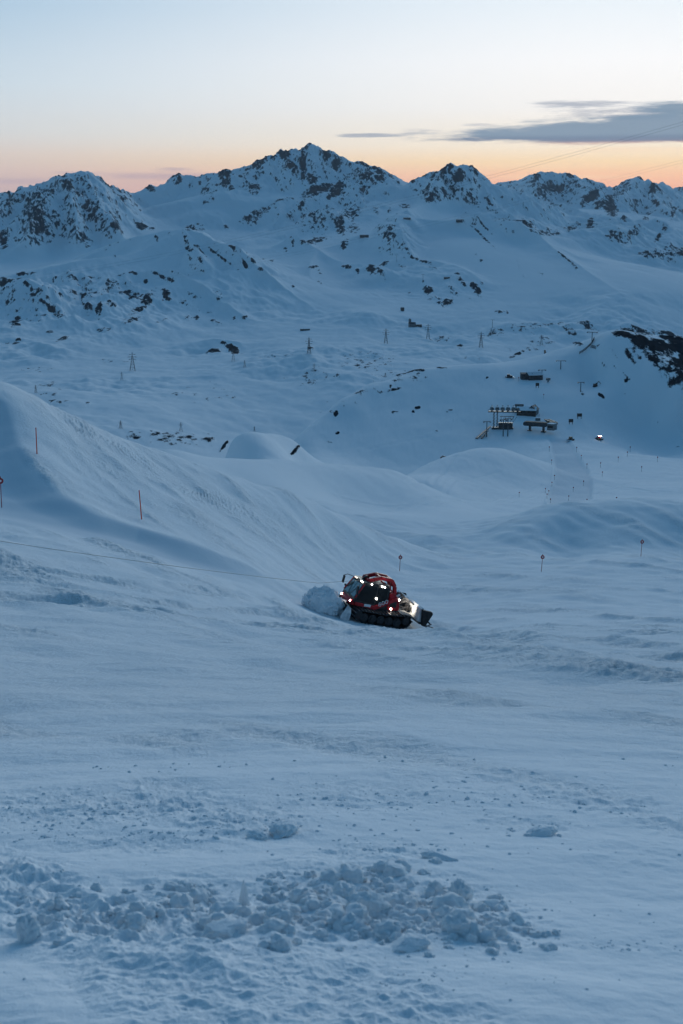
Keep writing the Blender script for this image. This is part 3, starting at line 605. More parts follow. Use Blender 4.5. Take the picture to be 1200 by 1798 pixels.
for d0, d1, w in ((560, 1250, 5), (1250, 1900, 9), (1900, 3000, 11), (3000, 4700, 17), (4700, 1e9, 26)):
    sl = rsl(d0, d1)
    dens = region(ROCKS, sl)
    gy = np.gradient(Z[sl], axis=0) / np.gradient(D[sl], axis=0)
    gx = np.gradient(Z[sl], axis=1) / (np.gradient(cols)[None] * D[sl])
    steep = np.hypot(gx, gy)
    if d0 >= 3000: dens = np.maximum(dens, .62 * sstep(.55, 1.1, steep)) + .12 * sstep(.45, .9, steep) * (dens > .2) - .1 * (1 - sstep(.2, .5, steep))
    n = rock_noise(sl, w, 70)
    ROCK[sl] = np.clip((.62 if d0 < 4000 else .65) * dens + .03 * (dens > .25) + (n - .5) * (.35 if d0 < 3000 else .75) * np.clip(dens * 2, 0, 1), -.5, .74 if d0 < 3000 else .85)
    Z[sl] += (w * .10) * sstep(.3, .65, ROCK[sl])
# ------------------------------------------------------------------ materials of the ground
def new_mat(name):
    m = bpy.data.materials.new(name); m.use_nodes = True
    nt = m.node_tree
    return m, nt, nt.nodes, nt.links, nt.nodes['Principled BSDF']


def snow_material():
    m, nt, n, l, b = new_mat('snow_and_rock')
    geo = n.new('ShaderNodeNewGeometry')
    at_ = n.new('ShaderNodeAttribute'); at_.attribute_name = 'rock'
    nz = n.new('ShaderNodeTexNoise'); nz.inputs['Scale'].default_value = .10; nz.inputs['Detail'].default_value = 9; nz.inputs['Roughness'].default_value = .72
    mp = n.new('ShaderNodeMapping'); mp.inputs['Rotation'].default_value = (0, R(25), 0); mp.inputs['Scale'].default_value = (1.0, .45, .5)
    l.new(geo.outputs['Position'], mp.inputs[0]); l.new(mp.outputs[0], nz.inputs['Vector'])
    ad = n.new('ShaderNodeMath'); ad.operation = 'MULTIPLY_ADD'; ad.inputs[1].default_value = 1.5; l.new(nz.outputs[0], ad.inputs[0]); l.new(at_.outputs['Fac'], ad.inputs[2])
    mr = n.new('ShaderNodeMapRange'); mr.inputs[1].default_value = 1.19; mr.inputs[2].default_value = 1.31; l.new(ad.outputs[0], mr.inputs[0])
    rn = n.new('ShaderNodeTexNoise'); rn.inputs['Scale'].default_value = .05; rn.inputs['Detail'].default_value = 6; l.new(geo.outputs['Position'], rn.inputs['Vector'])
    rr = n.new('ShaderNodeValToRGB'); rr.color_ramp.elements[0].position = .35; rr.color_ramp.elements[0].color = (.006, .0085, .012, 1); rr.color_ramp.elements[1].position = .7; rr.color_ramp.elements[1].color = (.016, .021, .028, 1)
    l.new(rn.outputs[0], rr.inputs[0])
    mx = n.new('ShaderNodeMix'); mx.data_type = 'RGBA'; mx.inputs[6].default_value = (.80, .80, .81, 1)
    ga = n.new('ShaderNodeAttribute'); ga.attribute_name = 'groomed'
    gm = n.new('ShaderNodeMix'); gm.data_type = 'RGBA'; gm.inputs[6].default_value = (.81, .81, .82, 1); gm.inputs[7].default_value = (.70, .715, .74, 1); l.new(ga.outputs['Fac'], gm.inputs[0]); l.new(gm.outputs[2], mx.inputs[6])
    l.new(mr.outputs[0], mx.inputs[0]); l.new(rr.outputs[0], mx.inputs[7]); l.new(mx.outputs[2], b.inputs['Base Color'])
    b.inputs['Roughness'].default_value = .9; b.inputs['IOR'].default_value = 1.0
    b.inputs['Specular IOR Level'].default_value = .03
    ra = n.new('ShaderNodeAttribute'); ra.attribute_name = 'rough'
    g1 = n.new('ShaderNodeTexNoise'); g1.inputs['Scale'].default_value = 2.2; g1.inputs['Detail'].default_value = 7; g1.inputs['Roughness'].default_value = .72
    l.new(geo.outputs['Position'], g1.inputs['Vector'])
    hm = n.new('ShaderNodeMath'); hm.operation = 'MULTIPLY'; l.new(g1.outputs[0], hm.inputs[0]); l.new(ra.outputs['Fac'], hm.inputs[1])
    bp = n.new('ShaderNodeBump'); bp.inputs['Strength'].default_value = 1.0; bp.inputs['Distance'].default_value = .25
    l.new(hm.outputs[0], bp.inputs['Height']); l.new(bp.outputs[0], b.inputs['Normal'])
    return m


M_SNOW = snow_material()


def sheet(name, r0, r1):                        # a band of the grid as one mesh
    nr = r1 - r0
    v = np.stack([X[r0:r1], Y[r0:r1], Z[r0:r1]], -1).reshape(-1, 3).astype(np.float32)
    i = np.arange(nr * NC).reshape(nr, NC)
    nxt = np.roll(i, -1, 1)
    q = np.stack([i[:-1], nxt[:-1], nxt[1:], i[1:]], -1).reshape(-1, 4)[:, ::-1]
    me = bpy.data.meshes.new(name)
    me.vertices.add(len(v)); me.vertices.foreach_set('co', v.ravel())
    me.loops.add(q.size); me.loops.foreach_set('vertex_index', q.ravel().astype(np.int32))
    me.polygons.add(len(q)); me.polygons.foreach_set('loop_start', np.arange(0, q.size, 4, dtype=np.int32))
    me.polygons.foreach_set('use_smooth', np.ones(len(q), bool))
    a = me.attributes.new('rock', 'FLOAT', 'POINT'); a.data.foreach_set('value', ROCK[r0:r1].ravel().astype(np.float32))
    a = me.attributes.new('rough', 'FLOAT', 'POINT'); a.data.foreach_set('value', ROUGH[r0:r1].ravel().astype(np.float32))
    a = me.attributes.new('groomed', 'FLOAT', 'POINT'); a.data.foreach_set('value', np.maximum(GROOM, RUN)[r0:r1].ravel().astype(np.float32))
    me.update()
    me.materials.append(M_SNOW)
    o = bpy.data.objects.new(name, me); COL.objects.link(o); o['kind'] = 'structure'
    return o


_s1 = int(np.searchsorted(rows, 265)); _s2 = int(np.searchsorted(rows, 1700))
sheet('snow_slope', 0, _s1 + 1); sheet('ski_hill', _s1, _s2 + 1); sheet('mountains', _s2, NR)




# ------------------------------------------------------------------ air
def make_haze():
    x0, x1, y0, y1, z0, z1 = -14500, 14500, -14500, 14500, float(Z.min()) - 1.0, max(float(Z.max()), 0) + 30.0
    bm = bmesh.new(); bmesh.ops.create_cube(bm, size=1.0)
    for v in bm.verts: v.co = Vector((x0 if v.co.x < 0 else x1, y0 if v.co.y < 0 else y1, z0 if v.co.z < 0 else z1))
    me = bpy.data.meshes.new('haze'); bm.to_mesh(me); bm.free()
    m = bpy.data.materials.new('haze'); m.use_nodes = True; n = m.node_tree.nodes; n.clear()
    out = n.new('ShaderNodeOutputMaterial'); v = n.new('ShaderNodeVolumePrincipled')
    v.inputs['Color'].default_value = (.62, .80, 1.0, 1); v.inputs['Density'].default_value = HAZE; v.inputs['Anisotropy'].default_value = .2
    m.node_tree.links.new(v.outputs[0], out.inputs['Volume'])
    me.materials.append(m)
    o = bpy.data.objects.new('haze', me); COL.objects.link(o); o['kind'] = 'stuff'


HAZE = 2.6e-5
make_haze()


# ------------------------------------------------------------------ building helpers
def mat(name, col, rough=.6, metal=0.0, spec=.4, noise=None, nscale=6.0, emit=None, trans=0.0, coat=0.0):
    m, nt, n, l, b = new_mat(name)
    b.inputs['Base Color'].default_value = (*col, 1); b.inputs['Roughness'].default_value = rough
    b.inputs['Metallic'].default_value = metal; b.inputs['Specular IOR Level'].default_value = spec
    b.inputs['Coat Weight'].default_value = coat
    if noise:
        tc = n.new('ShaderNodeTexCoord'); t = n.new('ShaderNodeTexNoise'); t.inputs['Scale'].default_value = nscale; t.inputs['Detail'].default_value = 5
        l.new(tc.outputs['Object'], t.inputs['Vector'])
        r = n.new('ShaderNodeValToRGB'); r.color_ramp.elements[0].position = .4; r.color_ramp.elements[1].position = .62
        r.color_ramp.elements[0].color = (*col, 1); r.color_ramp.elements[1].color = (*noise, 1)
        l.new(t.outputs[0], r.inputs[0]); l.new(r.outputs[0], b.inputs['Base Color'])
    if emit: b.inputs['Emission Color'].default_value = (*emit[0], 1); b.inputs['Emission Strength'].default_value = emit[1]
    if trans: b.inputs['Transmission Weight'].default_value = trans
    return m


class MB:                                       # collects shapes into one mesh
    def __init__(s): s.v = []; s.f = []
    def add(s, vs, fs):
        o = len(s.v); s.v += [Vector(v) for v in vs]; s.f += [tuple(i + o for i in f) for f in fs]; return s
    def box(s, a, b, M=None, taper=None):       # corners a, b; taper: scale of the top face in x, y
        (x0, y0, z0), (x1, y1, z1) = a, b
        cx, cy = (x0 + x1) / 2, (y0 + y1) / 2; tx, ty = taper or (1, 1)
        vs = [(x0, y0, z0), (x1, y0, z0), (x1, y1, z0), (x0, y1, z0)] + [(cx + (x - cx) * tx, cy + (y - cy) * ty, z1) for x, y in ((x0, y0), (x1, y0), (x1, y1), (x0, y1))]
        if M: vs = [M @ Vector(v) for v in vs]
        return s.add(vs, [(0, 3, 2, 1), (4, 5, 6, 7), (0, 1, 5, 4), (1, 2, 6, 5), (2, 3, 7, 6), (3, 0, 4, 7)])
    def bar(s, p, q, w, h=None, up=(0, 0, 1)):  # rectangular bar from p to q
        p, q = Vector(p), Vector(q); d = (q - p).normalized(); h = h or w
        u = Vector(up); u = Vector((1, 0, 0)) if abs(d.dot(u)) > .97 else u
        r = d.cross(u).normalized(); u = r.cross(d)
        c = [(-1, -1), (1, -1), (1, 1), (-1, 1)]
        vs = [e + r * (a * w / 2) + u * (b * h / 2) for e in (p, q) for a, b in c]
        return s.add(vs, [(0, 1, 2, 3), (7, 6, 5, 4), (0, 4, 5, 1), (1, 5, 6, 2), (2, 6, 7, 3), (3, 7, 4, 0)])
    def tube(s, pts, r, n=8, r2=None, cap=True):  # round tube along points
        pts = [Vector(p) for p in pts]; rings = []; prev = None
        for i, p in enumerate(pts):
            d = (pts[min(i + 1, len(pts) - 1)] - pts[max(i - 1, 0)]).normalized()
            a = prev if prev is not None else (Vector((0, 0, 1)) if abs(d.z) < .9 else Vector((1, 0, 0)))
            u = (a - d * a.dot(d)).normalized(); w = d.cross(u); prev = u
            rr = r if r2 is None else r + (r2 - r) * i / (len(pts) - 1)
            rings.append([p + (u * cos(2 * pi * k / n) + w * sin(2 * pi * k / n)) * rr for k in range(n)])
        vs = [v for g in rings for v in g]; fs = []
        for i in range(len(pts) - 1):
            for k in range(n): fs.append((i * n + k, i * n + (k + 1) % n, (i + 1) * n + (k + 1) % n, (i + 1) * n + k))
        if cap: fs += [tuple(range(n))[::-1], tuple((len(pts) - 1) * n + k for k in range(n))]
        return s.add(vs, fs)
    def disc(s, c, ax, r, t, n=20):             # short cylinder centred on c
        c, ax = Vector(c), Vector(ax).normalized(); return s.tube([c - ax * t / 2, c + ax * t / 2], r, n)
    def prism(s, poly, y0, y1, plane='xz', inset=0):   # outline extruded along the third axis
        n = len(poly)
        cx = sum(p[0] for p in poly) / n; cz = sum(p[1] for p in poly) / n
        def P(p, y, k=1.0):
            a, b = cx + (p[0] - cx) * k, cz + (p[1] - cz) * k
            return (a, y, b) if plane == 'xz' else ((y, a, b) if plane == 'yz' else (a, b, y))
        vs = [P(p, y0, 1 - inset) for p in poly] + [P(p, y1, 1 - inset) for p in poly]
        fs = [tuple(range(n)), tuple(range(n, 2 * n))[::-1]] + [(i, n + i, n + (i + 1) % n, (i + 1) % n) for i in range(n)]
        return s.add(vs, fs)
    def ball(s, c, r, n=10, m=14, squash=(1, 1, 1)):
        vs = []; fs = []
        for i in range(n + 1):
            th = pi * i / n
            for k in range(m):
                ph = 2 * pi * k / m; vs.append((c[0] + r * squash[0] * sin(th) * cos(ph), c[1] + r * squash[1] * sin(th) * sin(ph), c[2] + r * squash[2] * cos(th)))
        for i in range(n):
            for k in range(m): fs.append((i * m + k, (i + 1) * m + k, (i + 1) * m + (k + 1) % m, i * m + (k + 1) % m))
        return s.add(vs, fs)
    def build(s, name, m, parent=None, bevel=0.0, smooth=False, loc=None):
        me = bpy.data.meshes.new(name); bm = bmesh.new()
        vv = [bm.verts.new(v) for v in s.v]
        for f in s.f:
            if len(set(f)) > 2:
                try: bm.faces.new([vv[i] for i in f])
                except ValueError: pass
        bmesh.ops.remove_doubles(bm, verts=bm.verts, dist=1e-5)
        bmesh.ops.recalc_face_normals(bm, faces=bm.faces)
        if bevel: bmesh.ops.bevel(bm, geom=[e for e in bm.edges if len(e.link_faces) == 2 and e.calc_face_angle(0) > .5], offset=bevel, segments=2, affect='EDGES', clamp_overlap=True)
        for f in bm.faces: f.smooth = smooth
        bm.to_mesh(me); bm.free(); me.materials.append(m)
        o = bpy.data.objects.new(name, me); COL.objects.link(o)
        if parent: o.parent = parent
        if loc is not None: o.location = loc
        return o


def tag(o, label, cat, group=None):
    o['label'] = label; o['category'] = cat
    if group: o['group'] = group
    return o


def thing(name, label, cat, loc=(0, 0, 0), rot=(0, 0, 0), group=None):
    o = bpy.data.objects.new(name, None); COL.objects.link(o); o.location = loc; o.rotation_euler = rot
    o.empty_display_size = .2
    return tag(o, label, cat, group)


def copy_tree(o, parent=None):
    c = o.copy(); COL.objects.link(c)
    if parent: c.parent = parent
    for ch in [x for x in KIDS(o)]: copy_tree(ch, c)
    return c


def KIDS(o): return list(o.children)


def spot(px, py, d):                            # stands on the ground seen at this pixel, about d metres off
    q = hit(px, py, d * .7, d * 1.35)
    if q is not None: return q
    v = at(px, py, d); return Vector((v[0], v[1], ground(v[0], v[1])))


def stand(px, py, dmin=3.0, dmax=12000.0):      # where the ground is seen at this pixel
    h = hit(px, py, dmin, dmax)
    if h is None: h = Vector(at(px, py, dmax * .9))
    return h


M_RED = mat('red_paint', (.52, .012, .02), .5, spec=.3, coat=.08, noise=(.36, .012, .018), nscale=3)
M_BLACK = mat('black_steel', (.012, .012, .014), .5, noise=(.03, .03, .033), nscale=8)
M_RUBBER = mat('track_rubber', (.010, .010, .011), .8, noise=(.022, .022, .024), nscale=5)
M_CLEAT = mat('cleat_steel', (.10, .105, .11), .45, metal=.7, noise=(.22, .23, .24), nscale=4)
M_GREY = mat('grey_sheet', (.11, .115, .12), .55, noise=(.17, .17, .175), nscale=3)
M_SILVER = mat('snowy_aluminium', (.40, .42, .44), .45, metal=.25, noise=(.68, .69, .70), nscale=2.2)
M_GLASS = mat('dark_glass', (.006, .009, .011), .12, spec=.22)
M_CLEARG = mat('tinted_window', (.05, .09, .095), .05, spec=.8, coat=.6)
M_LAMP = mat('lamp_on', (.9, .9, .85), .3, emit=((1.0, .93, .82), 22.0))
M_LAMPW = mat('lamp_dim', (.9, .9, .85), .3, emit=((1.0, .9, .74), 4.0))
M_WHITE = mat('white_paint', (.75, .75, .75), .5)
M_ORANGE = mat('orange_pole', (.85, .075, .02), .5)
M_DRED = mat('marker_red', (.34, .02, .02), .5)
M_WOOD = mat('dark_timber', (.045, .032, .025), .8, noise=(.025, .02, .018), nscale=.4)
M_PYL = mat('galvanised_lattice', (.06, .065, .07), .6)
M_SNOWP = mat('packed_snow', (.80, .80, .81), .75, spec=.2)
def _snow_bump(m):
    n, l = m.node_tree.nodes, m.node_tree.links; b = n['Principled BSDF']; b.inputs['IOR'].default_value = 1.0
    g = n.new('ShaderNodeNewGeometry'); t = n.new('ShaderNodeTexNoise'); t.inputs['Scale'].default_value = 22; t.inputs['Detail'].default_value = 7; t.inputs['Roughness'].default_value = .7
    k = n.new('ShaderNodeBump'); k.inputs['Distance'].default_value = .012; l.new(g.outputs['Position'], t.inputs['Vector']); l.new(t.outputs[0], k.inputs['Height']); l.new(k.outputs[0], b.inputs['Normal'])
_snow_bump(M_SNOWP)
M_ROOF = mat('dark_roof', (.02, .022, .026), .6, noise=(.035, .036, .04), nscale=.5)
M_CONC = mat('grey_concrete', (.16, .16, .16), .8, noise=(.11, .11, .115), nscale=.6)


# ------------------------------------------------------------------ the snow groomer on its winch
def groomer_basis(o, yaw, gx, gy):              # forward along yaw on the plane z = gx x + gy y
    f = Vector((cos(yaw), sin(yaw), 0)); f.z = gx * f.x + gy * f.y; f.normalize()
    n = Vector((-gx, -gy, 1)).normalized(); l = n.cross(f).normalized()
    return Matrix(((f.x, l.x, n.x, o[0]), (f.y, l.y, n.y, o[1]), (f.z, l.z, n.z, o[2]), (0, 0, 0, 1)))


def track_path(n=72):                           # side outline of one crawler track, x forward, z up
    ctrl = [(-1.75, .03), (1.75, .03), (2.25, .22), (2.55, .56), (2.42, .90), (2.05, 1.02), (0, .98), (-1.9, 1.10), (-2.4, 1.06), (-2.68, .72), (-2.45, .30), (-2.1, .10)]
    pts = []
    m = len(ctrl)
    for i in range(m):
        a, b = Vector((*ctrl[i], 0)), Vector((*ctrl[(i + 1) % m], 0)); k = max(1, int((b - a).length / .1))
        pts += [a.lerp(b, t / k) for t in range(k)]
    L = [0]
    for a, b in zip(pts, pts[1:] + pts[:1]): L.append(L[-1] + (b - a).length)
    out = []; pp = pts + pts[:1]
    for i in range(n):
        s = L[-1] * i / n; j = max(k for k in range(len(L) - 1) if L[k] <= s)
        out.append(pp[j].lerp(pp[j + 1], (s - L[j]) / (L[j + 1] - L[j])))
    return [(p.x, p.y) for p in out]


def make_groomer(label):
    t = thing('snow_groomer', label, 'snow groomer')
    P = track_path()
    n = len(P)
    for sgn in (1, -1):
        y0, y1 = sgn * .78, sgn * 2.12
        b = MB(); vs = []
        for (x, z) in P:
            i = P.index((x, z)); ax, az_ = P[(i + 1) % n]; bx, bz = P[i - 1]
            nx, nz = (az_ - bz), -(ax - bx); l = math.hypot(nx, nz); nx, nz = nx / l, nz / l
            vs += [(x, y0, z), (x, y1, z), (x - nx * .05, y1, z - nz * .05), (x - nx * .05, y0, z - nz * .05)]
        fs = []
        for i in range(n):
            j = (i + 1) % n
            for k in range(4): fs.append((4 * i + k, 4 * i + (k + 1) % 4, 4 * j + (k + 1) % 4, 4 * j + k))
        b.add(vs, fs)
        tr = b.build('crawler_track', M_RUBBER, t)
        c = MB()
        for i in range(0, n, 2):
            x, z = P[i]; ax, az_ = P[(i + 1) % n]; bx, bz = P[i - 1]
            nx, nz = (az_ - bz), -(ax - bx); l = math.hypot(nx, nz); nx, nz = nx / l, nz / l
            c.bar((x + nx * .035, y0, z + nz * .035), (x + nx * .035, y1, z + nz * .035), .075, .085, up=(nx, 0, nz))
        c.build('cleats', M_CLEAT, tr)
        for wx in (-1.45, -.7, .05, .8, 1.55):
            w = MB().disc((wx, sgn * 1.45, .42), (0, 1, 0), .36, .9).disc((wx, sgn * 1.93, .42), (0, 1, 0), .22, .06)
            w.build('road_wheel', M_BLACK, tr)
        MB().disc((-2.2, sgn * 1.45, .66), (0, 1, 0), .36, 1.0, 14).disc((-2.2, sgn * 1.97, .66), (0, 1, 0), .30, .05, 9).build('drive_sprocket', M_BLACK, tr)
        MB().disc((2.08, sgn * 1.45, .58), (0, 1, 0), .36, 1.0, 14).build('idler_wheel', M_BLACK, tr)
        f = MB().prism([(-2.80, .95), (-2.45, 1.22), (-1.55, 1.22), (-1.55, 1.26), (-2.5, 1.27), (-2.90, 1.0)], sgn * .85, sgn * 2.10)
        f.build('fender', M_GREY, t, .01)
    MB().box((-2.3, -.76, .45), (2.1, .76, 1.08)).box((-2.5, -1.2, 1.06), (1.9, 1.2, 1.22)).build('chassis', M_BLACK, t, .02)
    # cab: red shell, dark glass all round
    side = [(-.55, 1.22), (2.25, 1.22), (2.52, 1.45), (2.50, 1.72), (1.92, 2.95), (1.65, 3.05), (-.40, 3.05), (-.55, 2.92)]
    cab = MB()
    def cabv(p): 
        k = 1.22 if p[1] < 1.8 else 1.22 - .17 * (p[1] - 1.8) / 1.1
        return k
    vs = [(p[0], cabv(p), p[1]) for p in side] + [(p[0], -cabv(p), p[1]) for p in side]
    m = len(side); cab.add(vs, [tuple(range(m)), tuple(range(m, 2 * m))[::-1]] + [(i, m + i, m + (i + 1) % m, (i + 1) % m) for i in range(m)])
    cb = cab.build('cab', M_BLACK, t, .05)
    # glass, a few millimetres proud of the shell
    def yg(z, s, e=.014): return s * (1.22 - .17 * max(0, z - 1.8) / 1.1 + e)
    for s in (1, -1):
        for nm, poly in (('side_window', [(.66, 1.50), (2.30, 1.62), (2.28, 1.80), (1.78, 2.84), (.66, 2.88)]), ('door_window', [(-.36, 1.95), (.54, 1.45), (.54, 2.88), (-.32, 2.88)])):
            q = MB(); q.add([(x, yg(z, s), z) for x, z in poly] + [(x, yg(z, s, .004), z) for x, z in poly], [tuple(range(len(poly))), tuple(range(len(poly), 2 * len(poly)))[::-1]] + [(i, (i + 1) % len(poly), len(poly) + (i + 1) % len(poly), len(poly) + i) for i in range(len(poly))])
            q.build(nm, M_GLASS, cb)
    def front(u, y): return Vector((2.50 + (1.92 - 2.50) * u + .016, y, 1.72 + (2.95 - 1.72) * u + .008))
    for y0, y1 in ((-1.0, -.04), (.04, 1.0)):
        q = MB(); a = [front(.04, y0), front(.04, y1), front(.90, y1 * .92), front(.90, y0 * .92)]; o_ = Vector((-.012, 0, -.006))
        q.add(a + [p + o_ for p in a], [(0, 1, 2, 3), (7, 6, 5, 4), (0, 1, 5, 4), (1, 2, 6, 5), (2, 3, 7, 6), (3, 0, 4, 7)]); q.build('windscreen', M_CLEARG, cb)
    w = MB()
    for y in (-.5, .5): w.bar(front(.02, y * .3) + Vector((.03, 0, .02)), front(.6, y) + Vector((.03, 0, .02)), .03)
    w.build('wiper', M_BLACK, cb)
    MB().box((-.5, -1.02, 3.055), (1.6, 1.02, 3.12)).box((1.55, -.98, 2.99), (1.92, .98, 3.10)).build('roof', M_BLACK, cb, .02)
    for sg in (1, -1):                          # red trim: pillar, roof edge and the stripe rising to the rear
        tr_ = MB().bar((2.46, sg * 1.21, 1.80), (1.88, sg * 1.06, 2.98), .12, .10)
        tr_.build('red_trim', M_RED, cb, .01)
        MB().prism([(1.25, 1.36), (1.2, 1.12), (.55, 1.02), (-1.25, 2.05), (-1.2, 2.45), (-.45, 1.90), (.62, 1.36)], sg * 1.21, sg * 1.31).build('rising_stripe', M_RED, t, .02)
        MB().prism([(1.25, 1.12), (2.30, 1.16), (2.42, 1.46), (1.35, 1.36)], sg * 1.20, sg * 1.30).build('lower_panel', M_RED, t, .02)
    for y in (-.75, -.45, .45, .75): MB().disc((1.95, y, 3.045), (1, 0, -.1), .038, .06, 12).build('roof_lamp', M_LAMPW if y < 0 else M_LAMP, cb)
    for p, r in (((1.25, 1.10, 3.06), .05), ((.30, 1.12, 3.02), .055), ((.06, 1.12, 3.0), .055)): MB().disc(p, (.2, 1, -.25), r, .07, 12).build('work_lamp', M_LAMP, cb)
    MB().disc((.60, 1.25, 1.98), (.15, 1, -.1), .07, .05, 14).build('work_lamp', M_LAMP, cb)
    MB().tube([(1.2, -.3, 3.05), (1.2, -.3, 3.22)], .09, 10).build('beacon', M_DRED, cb)
    nose = MB().prism([(2.2, 1.10), (2.65, 1.12), (2.75, 1.30), (2.55, 1.60), (2.2, 1.60)], -1.12, 1.12); nose.build('nose_panel', M_RED, t, .05)
    for y in (.9, -.9): MB().disc((2.69, y, 1.42), (1, 0, .3), .07, .05, 12).build('headlight', M_LAMP, t)
    MB().box((.95, 1.302, 1.20), (1.55, 1.325, 1.42)).build('snow_crust', M_SNOWP, t, .01)
    for s in (1, -1):
        mi = MB().tube([(1.85, s * 1.08, 2.95), (2.4, s * 1.35, 3.02), (2.6, s * 1.55, 2.85)], .025, 6).build('mirror_arm', M_BLACK, t)
        MB().box((2.52, s * 1.50 - .14, 2.22), (2.64, s * 1.50 + .14, 2.85)).build('mirror', M_BLACK, mi, .03)
        MB().tube([(2.15, s * 1.0, 1.75), (2.35, s * 1.35, 1.85), (2.35, s * 1.35, 2.05)], .02, 6).ball((2.35, s * 1.35, 2.1), .1, 6, 8).build('lower_mirror', M_BLACK, mi)
    # engine cover and red uprights behind the cab
    ec = MB().prism([(-.60, 1.22), (-.60, 2.55), (-1.0, 2.60), (-1.55, 2.05), (-1.75, 1.22)], -1.2, 1.2); e_ = ec.build('engine_cover', M_RED, t, .05)
    MB().box((-1.35, 1.205, 1.45), (-.75, 1.22, 1.95)).build('vent_grille', M_BLACK, e_)
    MB().disc((-.95, 1.23, 1.32), (0, 1, -.2), .07, .05, 12).build('work_lamp', M_LAMP, e_)
    num = MB()                                  # the number painted on the flank
    seg = {'6': 'afedcg', '0': 'abcdef'}
    for k, ch in enumerate('600'):
        x = .28 - .26 * k; z = 1.50 + .15 * k
        S = {'a': ((0, .26), (.2, .26)), 'b': ((.2, .26), (.2, .13)), 'c': ((.2, .13), (.2, 0)), 'd': ((0, 0), (.2, 0)), 'e': ((0, .13), (0, 0)), 'f': ((0, .26), (0, .13)), 'g': ((0, .13), (.2, .13))}
        for q in seg[ch]:
            (a0, b0), (a1, b1) = S[q]; num.bar((x - a0, 1.318, z + b0 - .06), (x - a1, 1.318, z + b1 - .06), .045, .02, up=(0, 1, 0))
    num.build('flank_number', M_WHITE, t)
    # winch boom arching over the cab
    boom = MB()
    rail = [(-1.20, 1.25), (-1.25, 2.4), (-1.10, 3.05), (-.70, 3.52), (.35, 3.58), (.95, 3.36), (1.35, 3.20)]
    for y in (-.55, .55):
        for a, b in zip(rail, rail[1:]): boom.bar((a[0], y * (1.6 if a[1] < 2.4 else 1), a[1]), (b[0], y * (1.6 if b[1] < 2.4 else 1), b[1]), .24, .30)
    for x, z in (rail[2], rail[3], rail[4], rail[6]): boom.bar((x, -.6, z), (x, .6, z), .2, .2)
    boom.bar((-1.0, .55, 2.62), (.3, .55, 3.36), .12).bar((-1.0, -.55, 2.62), (.3, -.55, 3.36), .12)
    bo = boom.build('winch_boom', M_RED, t, .03)
    MB().disc((1.35, 0, 3.20), (0, 1, 0), .26, .14, 18).build('cable_sheave', M_BLACK, bo)
    MB().disc((-1.35, 0, 1.75), (0, 1, 0), .42, 1.3, 20).disc((-1.35, .7, 1.75), (0, 1, 0), .58, .06, 20).disc((-1.35, -.7, 1.75), (0, 1, 0), .58, .06, 20).build('winch_drum', M_GREY, t)
    # hoses and rack behind
    h = MB()
    for y in (.9, .45, -.3):
        h.tube([(-1.75, y, 1.3), (-1.78, y, 2.25), (-2.0, y, 2.42), (-2.3, y, 2.30), (-2.55, y, 1.95), (-2.6, y, 1.25)], .045, 7)
    for z in (1.55, 2.0): h.tube([(-1.78, .95, z), (-1.78, -.4, z)], .04, 6); h.tube([(-1.8, .9, z), (-2.5, .9, z)], .035, 6)
    rnd = random.Random(4)
    for k in range(9):
        y = 1.05 - .2 * k; z0 = 1.7 + .5 * rnd.random()
        h.tube([(-1.8, y, z0), (-2.1, y + .05, z0 + .35), (-2.5, y + .1, z0 + .15), (-2.75, y + .1, z0 - .35), (-2.95, y, 1.35)], .032, 6)
    h.tube([(-2.3, .9, 2.3), (-2.8, 1.0, 2.05), (-3.15, 1.2, 1.85)], .05, 6).ball((-3.2, 1.22, 1.82), .11, 6, 8)
    h.build('hose_rack', M_BLACK, t)
    # rear lift arms and the raised tiller
    a = MB()
    for y in (.5, -.5): a.bar((-2.3, y, .75), (-2.95, y, 1.35), .14).bar((-2.35, y, 1.25), (-2.95, y, 1.7), .10)
    a.bar((-2.85, -.9, 1.5), (-2.85, .9, 1.5), .2).build('lift_arm', M_BLACK, t)
    tb = MB().prism([(-2.95, .95), (-3.0, 2.0), (-3.2, 2.12), (-3.75, 1.65), (-3.9, 1.15), (-3.6, .85)], -2.6, 2.35)
    ti = tb.build('tiller', M_SILVER, t, .03)
    MB().prism([(-3.6, .83), (-3.92, 1.12), (-4.35, .84), (-4.3, .78), (-3.9, 1.02), (-3.6, .77)], -2.5, 2.4).build('finisher', M_RUBBER, ti)
    sh = MB().tube([(-3.35, -2.4, .86), (-3.35, 2.3, .86)], .14, 10)
    for k in range(46): sh.box((-3.37, -2.35 + .1 * k, .66), (-3.33, -2.31 + .1 * k, 1.02))
    sh.build('tiller_shaft', M_BLACK, ti)
    for s in (1, -1):
        y = 2.42 if s > 0 else -2.52
        w = MB().prism([(-3.35, .70), (-3.05, 2.0), (-3.95, 1.95), (-4.05, 1.78), (-3.65, .66)], y - .03, y + .03 + .25 * (s > 0)).build('end_flap', M_RUBBER, ti, .01)
        MB().bar((-3.6, y + s * .05, .78), (-4.65, y + s * .25, .62), .07).bar((-3.8, y + s * .05, .6), (-4.2, y + s * .2, .95), .09).ball((-4.68, y + s * .25, .62), .09, 6, 8).build('track_closer', M_GREY, ti)
    # blade
    bl = MB()
    prof = [(3.25, .02), (3.05, .25), (2.98, .6), (3.08, .95), (3.28, 1.25), (3.20, 1.27), (2.98, .98), (2.88, .6), (2.95, .22), (3.12, .0)]
    bl.prism(prof, -2.25, 2.0)
    b_ = bl.build('blade', M_BLACK, t)
    for s in (1, -1):
        y = 2.0 if s > 0 else -2.25
        MB().prism([(2.90, 0), (3.62, 0), (3.72, .25), (3.30, 1.28), (2.98, 1.05), (2.86, .6)], y, y + s * .07).build('blade_wing', M_SILVER, b_)
